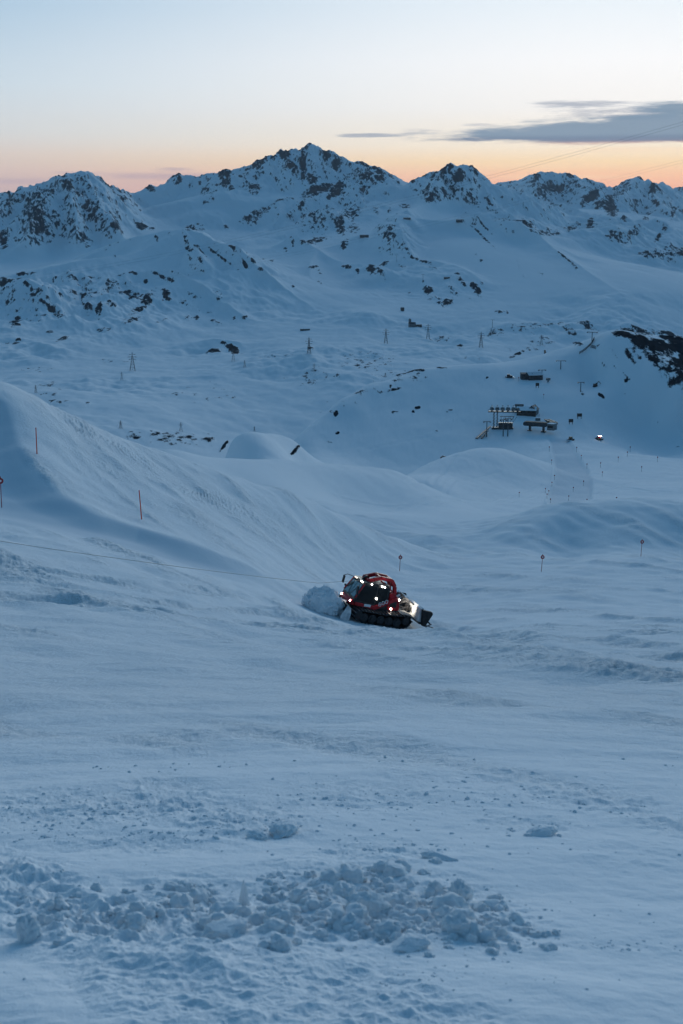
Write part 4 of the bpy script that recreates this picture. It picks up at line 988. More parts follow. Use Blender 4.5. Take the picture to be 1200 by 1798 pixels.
    for s in (.55, -.55): MB().bar((2.0, s, .7), (3.0, s, .5), .16).bar((2.05, s, .72), (3.0, s, .95), .1).build('blade_arm', M_BLACK, t)
    MB().disc((-1.72, .75, 2.05), (-1, 0, -.3), .09, .05, 12).build('rear_lamp', M_LAMP, t)
    return t


CAT_YAW = pi + R(23)
cat = make_groomer('red snow groomer with lit lamps, winch boom and raised silver tiller, pushing snow')
cat.matrix_world = groomer_basis(CAT_O, CAT_YAW, CAT_GX, CAT_GY)
CATM = cat.matrix_world.copy()
rl = bpy.data.lights.new('rear_lamp_light', 'SPOT'); rl.energy = 260; rl.spot_size = R(100); rl.spot_blend = .6; rl.shadow_soft_size = .12; rl.color = (1, .9, .74)
rlo = bpy.data.objects.new('rear_lamp_light', rl); COL.objects.link(rlo)
_p = CATM @ Vector((-1.95, 1.6, 2.35)); _q = CATM @ Vector((-3.1, .4, 1.5))
rlo.location = _p; rlo.rotation_euler = (_q - _p).to_track_quat('-Z', 'Y').to_euler()
# the cable that holds it
tip = CATM @ Vector((1.55, 0, 3.05))
tpx, tpy = (float(v) for v in project(np.array(tip.x), np.array(tip.y), np.array(tip.z)))
dt = math.hypot(tip.x, tip.y)
cab_px = [(-160, 924), (-80, 937), (0, 950), (80, 962.5), (160, 974), (240, 985), (320, 996), (400, 1006), (480, 1015.5), (560, 1024)]
cab_px = [p for p in cab_px if p[0] < tpx - 15]
pts = []
for x, y in cab_px:
    f = (x + 160) / (tpx + 160); d = 1 / ((1 - f) / 72.0 + f / dt)
    g = hit(x, y, 20)
    if g is not None: d = min(d, math.hypot(g.x, g.y) * .975)
    pts.append(Vector(at(x, y, d)))
pts.append(tip)
tag(MB().tube(pts, .011, 6).build('winch_cable', M_BLACK), 'thin dark winch cable running uphill from the red groomer', 'cable')


def lumpy(name, r, sub, seed, squash=(1, 1, 1), amp=.35, freq=1.6, m=None, cut=0):
    from mathutils import noise as mn
    bm = bmesh.new(); bmesh.ops.create_icosphere(bm, subdivisions=sub, radius=1.0)
    off = Vector((seed * 3.7, seed * 1.3, -seed * 2.1)); rg = random.Random(seed)
    planes = [(Vector((rg.gauss(0, 1), rg.gauss(0, 1), rg.gauss(0, 1))).normalized(), rg.uniform(.55, .85)) for _ in range(cut)]
    for v in bm.verts:
        p = v.co.copy()
        k = 1 + amp * (.55 - abs(mn.noise(p * freq + off)) * 1.6) + amp * .5 * (.4 - abs(mn.noise(p * freq * 2.3 + off)) * 1.4) + amp * .28 * mn.noise(p * freq * 5 + off) + amp * .16 * mn.noise(p * freq * 11 + off)
        p = p * k
        for nrm, dd in planes:
            e = p.dot(nrm) - dd
            if e > 0: p -= nrm * e * .85
        v.co = Vector((p.x * squash[0], p.y * squash[1], p.z * squash[2])) * r
    me = bpy.data.meshes.new(name); bm.to_mesh(me)
    for f in me.polygons: f.use_smooth = True
    bm.free(); me.materials.append(m or M_SNOWP)
    return me


# the bow wave of snow before the blade: one broad heap of rolled lumps
def snow_heap():
    me = lumpy('snow_pile', 1.0, 6, 5, (2.0, 1.55, 1.0), .30, 1.5)
    from mathutils import noise as mn
    for v in me.vertices:
        c = v.co
        c.z += .10 * mn.noise(c * 3.1) + .05 * mn.noise(c * 8.0) + .03 * mn.noise(c * 17)
        c.x += .07 * mn.noise(c * 4 + Vector((7, 0, 0))) + .03 * mn.noise(c * 13); c.y += .07 * mn.noise(c * 4 + Vector((0, 9, 0)))
        if c.x > 0: c.z *= 1 - .22 * c.x / 2.0
    rg = random.Random(3); bm = bmesh.new(); bm.from_mesh(me); vs0 = [v.co.copy() for v in bm.verts if v.co.z > -.2]
    kinds = [lumpy('tmp', 1.0, 2, 500 + k, (1, .8, .75), .4, 1.3, cut=2) for k in range(6)]
    for k in range(210):                        # broken lumps rolling off it
        if k < 110: c = rg.choice(vs0) * rg.uniform(.95, 1.04); r = rg.uniform(.04, .13)
        else:
            a_ = rg.uniform(0, 2 * pi); e_ = rg.uniform(.95, 1.35); c = Vector((2.0 * e_ * cos(a_), 1.55 * e_ * sin(a_), -.28 + .12 * cos(a_))); r = rg.uniform(.04, .15)
        n0 = len(bm.verts); bm.from_mesh(rg.choice(kinds)); bm.verts.ensure_lookup_table()
        M_ = Euler((rg.uniform(0, 6), rg.uniform(0, 6), rg.uniform(0, 6))).to_matrix()
        for v in bm.verts[n0:]: v.co = M_ @ v.co * r + c
    for f in bm.faces: f.smooth = True
    bm.to_mesh(me); bm.free()
    o = bpy.data.objects.new('snow_pile', me); COL.objects.link(o)
    q = at(570, 1074, 111.5)
    o.location = (q[0], q[1], q[2] + .55); o.rotation_euler = (0, R(8), R(6)); o.scale = (.80, .8, 1.3)
    return tag(o, 'rounded heap of fresh snow piled up before the groomer blade', 'snow pile')


snow_heap()


# ------------------------------------------------------------------ loose snow at our feet
def debris():
    rg = random.Random(21)
    shapes = {}
    for sub, cnt in ((4, 7), (3, 9), (2, 8)):
        shapes[sub] = []
        for k in range(cnt):
            me = lumpy('tmp', 1.0, sub, 100 + 10 * sub + k, (1, rg.uniform(.7, 1.0), rg.uniform(.6, .9)), .42, 1.3, cut=rg.choice((0, 1, 2, 3)))
            co = np.empty(len(me.vertices) * 3, np.float32); me.vertices.foreach_get('co', co)
            li = np.empty(len(me.loops), np.int32); me.loops.foreach_get('vertex_index', li)
            shapes[sub].append((co.reshape(-1, 3), li.reshape(-1, 3))); bpy.data.meshes.remove(me)
    V, F, off = [], [], 0
    def put(p, r, sub, sink=.25):
        nonlocal off
        co, fa = rg.choice(shapes[sub])
        E3 = np.array(Euler((rg.uniform(-.5, .5), rg.uniform(-.5, .5), rg.uniform(0, 6.28))).to_matrix())
        v = (co * r) @ E3.T + np.array([p.x, p.y, p.z + r * (.45 - sink)])
        V.append(v); F.append(fa + off); off += len(v)
    fields = [(640, 1612, 120, 46, 1.0), (780, 1612, 125, 48, .95), (560, 1585, 110, 40, .6), (870, 1640, 80, 36, .5), (330, 1590, 150, 36, .22), (180, 1600, 140, 36, .18), (60, 1615, 90, 40, .2), (470, 1615, 80, 44, .45), (660, 1545, 150, 18, .4)]
    fine = fields + [(420, 1450, 120, 22, .8), (160, 1425, 200, 24, .8), (640, 1410, 150, 20, .5), (700, 1482, 120, 22, .6), (940, 1455, 80, 14, .6), (1080, 1660, 130, 12, .6), (760, 1712, 80, 16, .6), (300, 1475, 130, 12, .5), (900, 1400, 200, 24, .4), (100, 1460, 140, 16, .5)]
    def pick(spread=1.0, fs=fields):
        f = rg.choices(fs, [f[4] * f[2] * f[3] for f in fs])[0]
        return f[0] + rg.gauss(0, .55) * f[2] * spread, f[1] + rg.gauss(0, .55) * f[3] * spread
    def scatter(n, rpx, sub, spread, clump=0, fs=fields):
        k = 0
        while k < n:
            x, y = pick(spread, fs)
            if not (-60 < x < 1260 and 1340 < y < 1790): continue
            q = hit(x, y, 2.5, 30)
            if q is None: continue
            k += 1
            d = q.length; r = rpx() * d / F_PX
            r = min(r, .105)
            if sub > 2 and math.hypot((x - 429) / 30, (y - 1590) / 34) < 1: continue
            put(q, r, sub, rg.uniform(.4, .8) if sub > 2 else rg.uniform(.55, 1.0))
            for _ in range(rg.randint(0, clump)):
                a = rg.uniform(0, 6.28); x2, y2 = q.x + cos(a) * r * 1.1, q.y + sin(a) * r * 1.1
                put(Vector((x2, y2, ground(x2, y2))), r * rg.uniform(.35, .7), sub if sub < 4 else 3)
    scatter(60, lambda: rg.uniform(13, 27), 4, .75, 3)
    scatter(330, lambda: rg.uniform(6, 13), 3, .95, 2)
    scatter(1300, lambda: 1.6 + 4.2 * rg.random() ** 2.6, 2, 1.1, 1, fine)
    # crumbs strewn over the rest of the slope
    k = 0
    while k < 260:
        x, y = rg.uniform(-40, 1240), 1330 + 430 * rg.random() ** 1.3
        q = hit(x, y, 3, 40)
        if q is None: continue
        if perlin(np.float32(q.x / 1.6), np.float32(q.y / .7), 130) < rg.uniform(-.2, .6): continue
        k += 1; put(q, (1.2 + 2.6 * rg.random() ** 2) * q.length / F_PX, 2, .45)
    V_ = np.concatenate(V).astype(np.float32); F_ = np.concatenate(F).astype(np.int32)
    me = bpy.data.meshes.new('snow_debris')
    me.vertices.add(len(V_)); me.vertices.foreach_set('co', V_.ravel()); me.loops.add(F_.size); me.loops.foreach_set('vertex_index', F_.ravel())
    me.polygons.add(len(F_)); me.polygons.foreach_set('loop_start', np.arange(0, F_.size, 3, dtype=np.int32)); me.polygons.foreach_set('use_smooth', np.ones(len(F_), bool))
    me.update(); me.materials.append(M_SNOWP)
    o = bpy.data.objects.new('snow_debris', me); COL.objects.link(o); o['kind'] = 'stuff'


debris()
CL = [(429, 1592, 12, (.85, .85, 2.7), 0, 'upright pointed cone of snow standing on the churned slope'), (497, 1462, 25, (1.3, .8, .48), 2, 'wide broken snow block alone above the churned field'), (452, 1470, 17, (1.3, .8, .45), 1, 'lower crumbly snow clod left of the wide broken block'),
      (645, 1612, 36, (1.0, .9, .9), 0, 'biggest rounded snow clod in the middle of the churned field'), (602, 1585, 28, (1.0, .8, .9), 0, 'rounded snow clod just left of and above the biggest one'), (805, 1638, 24, (1.1, .8, 1.0), 1, 'knobbly snow clod right of the flat slab'),
      (718, 1662, 26, (1.35, 1.0, .45), 3, 'flat-topped snow slab lying in front of the clods'), (808, 1580, 24, (1.1, .8, 1.0), 1, 'tall snow clod at the upper right of the churned field'), (48, 1648, 24, (.8, .8, 1.2), 1, 'egg-shaped snow clod near the left edge'),
      (395, 1640, 28, (1.3, .9, .7), 1, 'snow clod half buried beside the smooth drift'), (484, 1618, 20, (1.0, .9, .95), 0, 'round snow ball between the cone and the biggest clod'), (773, 1508, 18, (1.6, .8, .45), 2, 'flat dark-sided snow plate above the right clods'), (950, 1466, 20, (1.5, .8, .42), 1, 'isolated low snow lump far right of the churned field')]
for k, (px, py, rp_, sq, cut, lab) in enumerate(CL):
    q = hit(px, py, 2.5, 40); r = rp_ * q.length / F_PX
    me = lumpy('snow_clod', r, 5, 300 + k, sq, .34 if k else .12, 1.3, cut=cut)
    if k == 0:
        for v in me.vertices:
            f = min(max((v.co.z / (r * sq[2]) + 1) / 2, 0), 1); s_ = max(.12, 1.15 - .85 * f ** 1.3); v.co.x *= s_; v.co.y *= s_
    o = bpy.data.objects.new('snow_clod', me); COL.objects.link(o); o.location = q + Vector((0, 0, r * sq[2] * (.45 if k == 0 else .22))); o.rotation_euler = (0, 0, k * 1.1)
    tag(o, lab, 'snow clod', 'big clods of the churned snow')


# ------------------------------------------------------------------ poles and markers on the slope
def snow_pole(px, py_base, py_top, d, lean, label):
    b = spot(px, py_base, d); h = (py_base - py_top) * d / F_PX / cos(PITCH - 0)
    o = MB().tube([(0, 0, -.2), (lean * h * .5, 0, h * .5), (lean * h, 0, h)], .05, 8, .04).build('snow_pole', M_ORANGE)
    o.location = b
    return tag(o, label, 'snow pole', 'orange poles along the groomed bank')


def marker(h=2.2, far=False):
    t = thing('piste_marker', '', 'piste marker')
    k = 1.0 if not far else 1.0
    MB().tube([(0, 0, -.2), (0, 0, h - .25)], .032 if not far else .06, 7).build('pole', M_DRED if not far else M_PYL, t)
    MB().disc((0, -.045, h - .25), (0, 1, 0), .25 if not far else .3, .03, 20).build('disc', M_DRED, t)
    if not far:
        MB().disc((0, -.064, h - .25), (0, 1, 0), .10, .01, 14).build('number_field', M_WHITE, t)
        MB().tube([(0, 0, h - .02), (0, 0, h + .14)], .06, 8, .02).build('cap', M_DRED, t)
    return t


snow_pole(65, 797, 752, 132, .0, 'orange snow pole standing upright on the lip of the groomed bank')
snow_pole(249, 912, 860, 122, -.06, 'orange snow pole leaning slightly beside the groomed trough, nearer the groomer')
near_markers = [(3, 891, 838, 112, 'red disc marker pole at the left edge beside the groomed trough', 0), (702, 1003, 975, 178, 'red disc marker pole on the open slope just behind the groomer', .05),
                (951, 1004, 975, 178, 'red disc marker pole alone on the slope below the snow bank', .06), (1126, 977, 949, 195, 'red disc marker pole farthest right, below the rolling snow bank', .04)]
for px, y1, y0, d, lab, lean in near_markers:
    h = (y1 - y0) * d / F_PX * 1.04
    o = marker(h); o.location = spot(px, y1, d); o.rotation_euler = (0, lean, R(8)); o['label'] = lab; o['group'] = 'red disc piste markers'
fm0 = None
for px, py in ((965, 793), (969, 816), (974, 843), (969.5, 855), (958, 866), (964, 870), (961, 876), (967, 885), (999, 879), (1007, 864), (1031, 885), (1083, 884), (1025, 853), (1013, 794), (1021, 808), (1031, 823), (1058, 837), (1055, 821), (1086, 811), (1102, 802),
               (1107, 793), (1127, 828), (1155, 811), (912, 873), (955, 700), (911, 670)):
    q = stand(px, py, 340, 1600); d = math.hypot(q.x, q.y)
    if fm0 is None: fm0 = marker(2.6, True); o = fm0
    else: o = copy_tree(fm0)
    o.location = q; k = max(.8, min(1.5, d / 700)); o.scale = (k, k, k); o.rotation_euler = (0, 0, R(px % 20))
    o['label'] = 'tiny marker pole beside the distant groomed run'; o['group'] = 'far piste markers along the run'

# ------------------------------------------------------------------ lift towers
def lift_tower(h=12.0, arm=5.0):
    t = thing('lift_tower', '', 'lift tower')
    MB().tube([(0, 0, -1), (0, 0, h)], .42, 10, .30).build('mast', M_PYL, t)
    MB().bar((-arm / 2, 0, h), (arm / 2, 0, h), .45, .5).build('crossarm', M_PYL, t)
    for s in (-1, 1):
        w = MB().bar((s * arm / 2, -1.9, h - .35), (s * arm / 2, 1.9, h - .35), .3, .5)
        for k in range(5): w.disc((s * arm / 2, -1.6 + .8 * k, h - .55), (1, 0, 0), .28, .2, 10)
        w.build('sheave_assembly', M_BLACK, t)
        r = MB().bar((s * arm / 2 + .4, -1.9, h + .35), (s * arm / 2 + .4, 1.9, h + .35), .1)
        for y in (-1.8, 0, 1.8): r.bar((s * arm / 2 + .4, y, h - .3), (s * arm / 2 + .4, y, h + .4), .08)
        r.build('catwalk', M_PYL, t)
    return t


LT = [(855, 767, 741, 1075, 5, 'lift tower at the end of the dark ramp, left of the twin towers'), (884, 766, 738, 1070, 5, 'left mast of the two lift towers below the round cabins'), (892, 766, 736, 1070, 5, 'right mast of the two lift towers below the round cabins'),
      (783, 788, 772, 735, 4.4, 'short lift tower alone on the crest of the nearer knoll'), (985, 648, 634, 1385, 8, 'wide lift tower standing on the pale slope above the small upper station'), (1020, 688, 672, 1290, 5, 'slender lift tower beside the small rock outcrop'),
      (952, 662, 650, 1335, 6, 'lift tower directly behind the bright roof of the upper station'), (1040, 600, 584, 1470, 9, 'broad lift tower on the ridge top by the dark snow fences'), (865, 575, 562, 2950, 8, 'far lift tower on the rocky valley floor'),
      (697, 460, 448, 3950, 7, 'faint lift tower high on the far slope'), (743, 492, 482, 3700, 7, 'faint lift tower lower on the far slope')]
t0 = None
for px, y1, y0, d, arm, lab in LT:
    b = spot(px, y1, d); h = (y1 - y0) * b.length / F_PX * 1.03
    o = lift_tower(max(h, 5), arm); o.location = b; o.rotation_euler = (0, 0, R((px * 7) % 40 - 20)); o['label'] = lab; o['group'] = 'chairlift towers'

# ------------------------------------------------------------------ power pylons in the high valley
def pylon(h, w, m=M_PYL, th=.5):
    t = thing('power_pylon', '', 'pylon')
    b = MB(); top = .16
    def corner(z, k): s = w / 2 * (1 - (1 - top) * min(z / (h * .8), 1)); return (s * (1, 1, -1, -1)[k], s * (1, -1, -1, 1)[k], z)
    lv = [-.5] + [h * f for f in (.18, .34, .48, .60, .70, .80)]
    for k in range(4): b.bar(corner(0, k)[:2] + (-1.0,), corner(h * .8, k), th * .9); b.bar(corner(h * .8, k), (0, 0, h), th * .7)
    for a, c in zip(lv, lv[1:]):
        for k in range(4):
            b.bar(corner(max(a, 0), k), corner(c, (k + 1) % 4), th * .5)
            b.bar(corner(c, k), corner(c, (k + 1) % 4), th * .5)
    b.build('lattice', m, t)
    for f, L in ((.60, .20), (.73, .26), (.86, .18)):
        z = h * f
        MB().bar((-h * L, 0, z), (h * L, 0, z), th * .7).bar((-h * L, 0, z), (0, 0, z + h * .05), th * .5).bar((h * L, 0, z), (0, 0, z + h * .05), th * .5).build('crossarm', m, t)
    return t


PY = [(233, 651, 619, 2500, .28, 'tall dark pylon in front of the rocky left hill, the boldest one'), (214, 667, 653, 2450, .3, 'short pylon just left of the tall dark one'), (543, 621, 592, 2750, .2, 'pylon with three crossarms at the foot of the middle slope'),
      (410, 634, 612, 2600, .25, 'pale pylon right below the dark rock outcrop'), (430, 645, 632, 2520, .3, 'small pylon a little right of the rock outcrop'), (552, 652, 638, 2400, .3, 'small pylon among scattered boulders on the valley floor'),
      (678, 603, 577, 2800, .22, 'pylon left of the mountain lodge on a white rise'), (752, 595, 569, 2850, .22, 'dark pylon immediately right of the mountain lodge'), (845, 610, 583, 2800, .22, 'slim pylon right of the lodge above the lift hill'),
      (212, 753, 738, 1850, .35, 'squat pylon above the shrubby bank, behind the white ridge'), (318, 757, 741, 1850, .35, 'narrow pointed pylon above the shrubby bank'), (447, 757, 748, 1600, .3, 'pylon tip rising behind the rounded snow dome'),
      (63, 690, 676, 2050, .3, 'pylon low at the left near the crest of the snow slope'), (677, 662, 654, 2000, .4, 'stubby mast behind the long ridge, left of its rocks'), (951, 606, 588, 2700, .25, 'faint pylon on the rocky ground behind the upper station')]
for px, y1, y0, d, w, lab in PY:
    b = spot(px, y1, d); h = (y1 - y0) * b.length / F_PX * 1.02
    o = pylon(h, h * w, th=max(.16, .017 * h)); o.location = b; o.rotation_euler = (0, 0, R((px * 13) % 50 - 25)); o['label'] = lab; o['group'] = 'power pylons across the high valley'

# ------------------------------------------------------------------ lift station and its neighbours, about a kilometre off
def gable(t, L, W, H, RH, wall=M_WOOD, roof=M_ROOF, over=.5, windows=4, chimney=False, snow=False):
    MB().box((-L / 2, -W / 2, -1.5), (L / 2, W / 2, H)).prism([(-W / 2, H), (W / 2, H), (0, H + RH)], -L / 2, L / 2, 'yz').build('wall', wall, t)
    e = .18
    r = MB()
    for s in (1, -1):
        r.add([(-L / 2 - over, s * (W / 2 + over), H - over * RH / (W / 2)), (L / 2 + over, s * (W / 2 + over), H - over * RH / (W / 2)), (L / 2 + over, 0, H + RH), (-L / 2 - over, 0, H + RH),
               (-L / 2 - over, s * (W / 2 + over), H - over * RH / (W / 2) + e), (L / 2 + over, s * (W / 2 + over), H - over * RH / (W / 2) + e), (L / 2 + over, 0, H + RH + e), (-L / 2 - over, 0, H + RH + e)],
              [(0, 1, 2, 3), (7, 6, 5, 4), (0, 4, 5, 1), (1, 5, 6, 2), (2, 6, 7, 3), (3, 7, 4, 0)])
    ro = r.build('roof', M_SNOWP if snow else roof, t)
    if chimney: MB().box((L * .2, -.5, H + RH * .4), (L * .2 + .9, .5, H + RH + 1.2)).build('chimney', M_CONC, ro)
    for k in range(windows):
        x = -L / 2 + L * (k + .5) / windows
        f = MB().box((x - .75, -W / 2 - .05, H * .42), (x + .75, -W / 2 + .02, H * .42 + 1.4)).build('window', M_GLASS, t)
        MB().box((x - .85, -W / 2 - .09, H * .42 - .12), (x + .85, -W / 2, H * .42 - .002)).build('sill', M_CONC, f)
    MB().box((-L / 2 - .06, -.6, -.2), (-L / 2 + .02, .6, 2.0)).build('door', M_ROOF, t)
    return t


st = thing('lift_station', 'chairlift station with a long dark flat hood over two pillars and a pale front', 'lift station', spot(944, 757, 1085), (0, 0, R(-28)))
hood = [(-10.5, 4.4), (-10.5, 6.2), (-9.6, 7.0), (8.0, 7.0), (8.8, 6.2), (8.8, 4.6), (7.6, 4.0), (-9.6, 4.0)]
hb = MB().prism(hood, -3.2, 3.2).build('hood', M_ROOF, st, .15)
MB().box((-9.8, -2.9, 7.0), (8.0, 2.9, 7.18)).build('roof_panel', M_WOOD, hb)
MB().box((8.9, -3.4, 1.8), (14.5, 3.4, 6.6)).build('operator_cabin', M_CONC, st, .08)
MB().box((9.6, -3.46, 3.6), (13.6, -3.38, 5.4)).build('cabin_window', M_GLASS, st)
MB().box((8.9, -3.3, 6.61), (14.3, 3.3, 6.85)).build('cabin_roof', M_SNOWP, st)
for x in (-6.0, 5.0): MB().box((x - .7, -.9, -2), (x + .7, .9, 4.1)).box((x - 1.6, -1.6, -2), (x + 1.6, 1.6, .5)).build('pillar', M_BLACK, st, .05)
MB().disc((-4, 0, 3.8), (0, 0, 1), 2.3, .3, 24).build('bullwheel', M_BLACK, st)

pf = thing('cabin_platform', 'dark steel platform on trestle legs carrying a row of round cabins', 'platform', spot(880, 752, 1090), (0, 0, R(-6)))
MB().box((-10, -2.2, 12.6), (14.5, 2.2, 13.4)).build('deck', M_BLACK, pf)
rl_ = MB()
for k in range(9): rl_.bar((-10 + 3 * k, -2.2, 13.4), (-10 + 3 * k, -2.2, 14.6), .18)
rl_.bar((-10, -2.2, 14.6), (14, -2.2, 14.6), .18); rl_.build('railing', M_PYL, pf)
for x in (-5.5, -3.0):
    g = MB().bar((x, 0, -2), (x, 0, 12.6), .75)
    for k in range(5): g.bar((x - .9, 0, 1 + 2.3 * k), (x + .9, 0, 3 + 2.3 * k), .25)
    g.build('trestle_leg', M_PYL, pf)
g = MB().box((-7.0, -3, -1), (9.5, 3, .9)).box((-2, -2.5, .9), (9.0, 2.5, 4.6)); g.build('machine_base', M_BLACK, pf, .05)
lg = MB()
for x in (0, 3.5, 7, 9.2): lg.bar((x, 0, 4.6), (x, 0, 9.3), .3).bar((x, 0, 4.6), (x + 3.0, 0, 9.3), .2)
lg.bar((-1, 0, 9.3), (10, 0, 9.3), .5); lg.build('frame', M_PYL, pf)
M_CABIN = mat('pale_cabin_shell', (.26, .28, .29), .4)
cab0 = None
for k, lab in enumerate(('leftmost of the round pale cabins, half hidden by railing', 'round pale cabin, second along the platform', 'round pale cabin in the middle of the row', 'round pale cabin, fourth along the platform', 'largest looking round pale cabin at the right end of the row')):
    if cab0 is None:
        o = thing('lift_cabin', lab, 'lift cabin', group='round cabins parked on the platform'); cab0 = o
        MB().ball((0, 0, 1.85), 1.75, 12, 18, (1, .9, 1.05)).build('shell', M_CABIN, o, smooth=True)
        MB().box((-1.2, -1.66, 1.9), (1.2, -1.40, 2.5)).build('window', M_GLASS, o, .05)
        MB().bar((0, 0, 3.6), (0, 0, 4.6), .25).bar((-.7, 0, 4.6), (.7, 0, 4.6), .25).build('hanger', M_BLACK, o)
    else: o = copy_tree(cab0)
    q = pf.location; o.location = Vector((q.x - 7.2 + 4.1 * k, q.y + .4 - .43 * k, q.z + 13.4)); o['label'] = lab
tk = thing('snow_gun', 'dark rounded machine at the right end of the cabin platform', 'snow gun', (pf.location.x + 12.6, pf.location.y - 1.6, pf.location.z + 13.4))
MB().disc((0, 0, 1.5), (.3, -1, .2), 1.25, 1.8, 16).build('fan_barrel', M_CONC, tk); MB().bar((0, 0, 0), (0, 0, 1.0), .5).box((-.8, -.8, 0), (.8, .8, .25)).build('mount', M_BLACK, tk)

hut = gable(thing('ski_hut', 'low dark timber hut with a snowy roof behind the lift station', 'hut', spot(925, 727, 1130), (0, 0, R(-10))), 15, 9, 3.6, 2.2, M_WOOD, M_ROOF, snow=True, windows=4)
hut2 = gable(thing('ski_hut', 'steep gabled grey hut at the right end of the timber hut', 'hut', spot(937, 727, 1125), (0, 0, R(65))), 9, 6, 4.2, 3.0, M_CONC, M_ROOF, windows=2)
hut3 = gable(thing('ski_hut', 'small boxy grey hut between the cabin platform and the timber hut', 'hut', spot(912, 722, 1135), (0, 0, R(-5))), 6, 5, 4.6, 1.0, M_CONC, M_ROOF, windows=2)
crate = thing('storage_shed', 'tiny dark shed with antennas between the hut and the station', 'shed', spot(945, 738, 1105))
MB().box((-1.8, -1.2, -.5), (1.8, 1.2, 2.0)).build('wall', M_CONC, crate); MB().box((-2.1, -1.5, 2.0), (2.1, 1.5, 2.25)).build('roof', M_SNOWP, crate); MB().bar((.9, 0, 2.2), (.9, 0, 5), .15).build('antenna', M_PYL, crate)

for px, lab in ((964.5, 'left one of two long rows of orange and black mats beside the station'), (971, 'right one of two long rows of orange and black mats beside the station')):
    M_MAT = bpy.data.materials.get('orange_mat') or mat('orange_mat', (.20, .09, .03), .7)
    t = thing('mat_row', lab, 'mats', spot(px, 742, 1105), (0, 0, R(10)), 'rows of mats by the lift station')
    for k in range(8):
        MB().box((-1.1, -9 + 2.5 * k, -.3), (1.1, -9 + 2.5 * k + 1.9, 1.5)).build('mat', M_MAT if k % 2 else M_BLACK, t, .05)

for px, y1, lab, w in ((1003, 745, 'two-legged board sign standing in the snow right of the mats', 3.6), (1018, 735, 'board sign on two legs, uphill and farther right', 4.0), (944, 681, 'dark board sign below the upper station', 3.0)):
    t = thing('board_sign', lab, 'sign', spot(px, y1, 1120 if y1 > 700 else 1300), (0, 0, R(6)), 'board signs on the snow')
    for s in (-1, 1): MB().bar((s * w * .35, 0, -.5), (s * w * .35, 0, 3.9), .35).build('post', M_WOOD, t)
    MB().box((-w / 2, -.12, 1.6), (w / 2, .12, 4.2)).build('board', M_WOOD, t)

def ramp(pa, pb, w, lab):
    a, b = spot(*pa), spot(*pb); t = thing('conveyor_ramp', lab, 'ramp', a, group='sloping ramps left of the platform')
    v = b - a; MB().bar((0, 0, .6), v + Vector((0, 0, 3.2)), w, .6).build('belt_bridge', M_BLACK, t)
    for f in (.3, .6, .9): MB().bar(v * f + Vector((0, 0, -1)), v * f + Vector((0, 0, .6 + 2.6 * f)), .3).build('support', M_BLACK, t)
ramp((837, 771, 1062), (861, 756, 1085), 1.6, 'long dark ramp climbing to the cabin platform')
ramp((846, 771, 1060), (856, 764, 1075), 1.2, 'short dark ramp under the long one')

# upper station
us = gable(thing('upper_station', 'low upper lift station with a bright metal roof on the saddle', 'lift station', spot(938, 665, 1330), (0, 0, R(20))), 13, 8, 3.6, 2.2, M_ROOF, M_SILVER, windows=3)
us2 = gable(thing('equipment_shed', 'dark flat shed left of the bright-roofed upper station', 'shed', spot(924, 665, 1325), (0, 0, R(4))), 9, 6, 4.6, .8, M_ROOF, M_ROOF, windows=2)
gg = thing('cable_winch', 'dark angular machine on a stand below the upper station', 'machine', spot(963, 671, 1310), (0, 0, R(30)))
MB().box((-1.6, -1.2, 1.5), (1.6, 1.2, 3.6)).build('housing', M_CONC, gg, .1); MB().bar((-1.2, 0, -.5), (0, 0, 1.6), .4).bar((1.2, 0, -.5), (0, 0, 1.6), .4).build('stand', M_BLACK, gg)
M_RUST = mat('rusty_steel', (.09, .055, .04), .8)
ex = thing('excavator', 'rusty brown digger with bent arm parked on the slope', 'excavator', spot(1046, 679, 1330), (0, 0, R(15)))
MB().box((-1.8, -1.4, -.3), (1.8, -.6, .9)).box((-1.8, .6, -.3), (1.8, 1.4, .9)).build('tracks', M_BLACK, ex, .1); MB().box((-1.6, -1.2, .9), (1.4, 1.2, 2.6)).build('body', M_RUST, ex, .1)
MB().box((.2, -1.1, 2.6), (1.4, .1, 3.4)).build('cab', M_GLASS, ex, .05); MB().bar((1.2, .5, 2.0), (3.2, .5, 4.6), .5).bar((3.2, .5, 4.6), (5.0, .5, 2.6), .4).bar((5.0, .5, 2.6), (4.6, .5, 1.4), .6).build('arm', M_RUST, ex)

# parked and working groomers in the distance
def small_cat(label, loc, yaw, lit, red=M_RED):
    t = thing('snow_groomer', label, 'snow groomer', loc, (0, 0, yaw), 'groomers in the distance')
    for s in (1, -1): MB().prism([(-2.4, .1), (2.2, .1), (2.6, .6), (2.2, 1.0), (-2.3, 1.1), (-2.7, .6)], s * .8, s * 2.1).build('crawler_track', M_RUBBER, t, .05)
    MB().box((-2.4, -1.2, .8), (2.0, 1.2, 1.4)).build('chassis', M_BLACK, t)
    c = MB().prism([(-.4, 1.4), (2.2, 1.4), (2.3, 1.8), (1.7, 3.0), (-.4, 3.0)], -1.15, 1.15).build('cab', red, t, .08)
    MB().prism([(.1, 1.8), (1.9, 1.8), (1.5, 2.8), (.1, 2.8)], -1.17, 1.17).build('side_window', M_GLASS, c)
    MB().box((-2.4, -1.0, 1.4), (-.6, 1.0, 2.0)).build('load_bed', M_BLACK, t, .05)
    MB().prism([(3.0, .1), (3.4, 1.2), (3.2, 1.25), (2.85, .2)], -2.3, 2.3).build('blade', M_BLACK, t)
    MB().prism([(-3.0, .2), (-3.2, 1.1), (-4.2, .3)], -2.4, 2.4).build('tiller', M_SILVER, t)
    for y in ((-.75, .75) if lit else ()):
        MB().disc((1.9, y, 3.0), (1, 0, -.1), lit, .1, 12).build('headlight', M_LAMP, c)
    return t


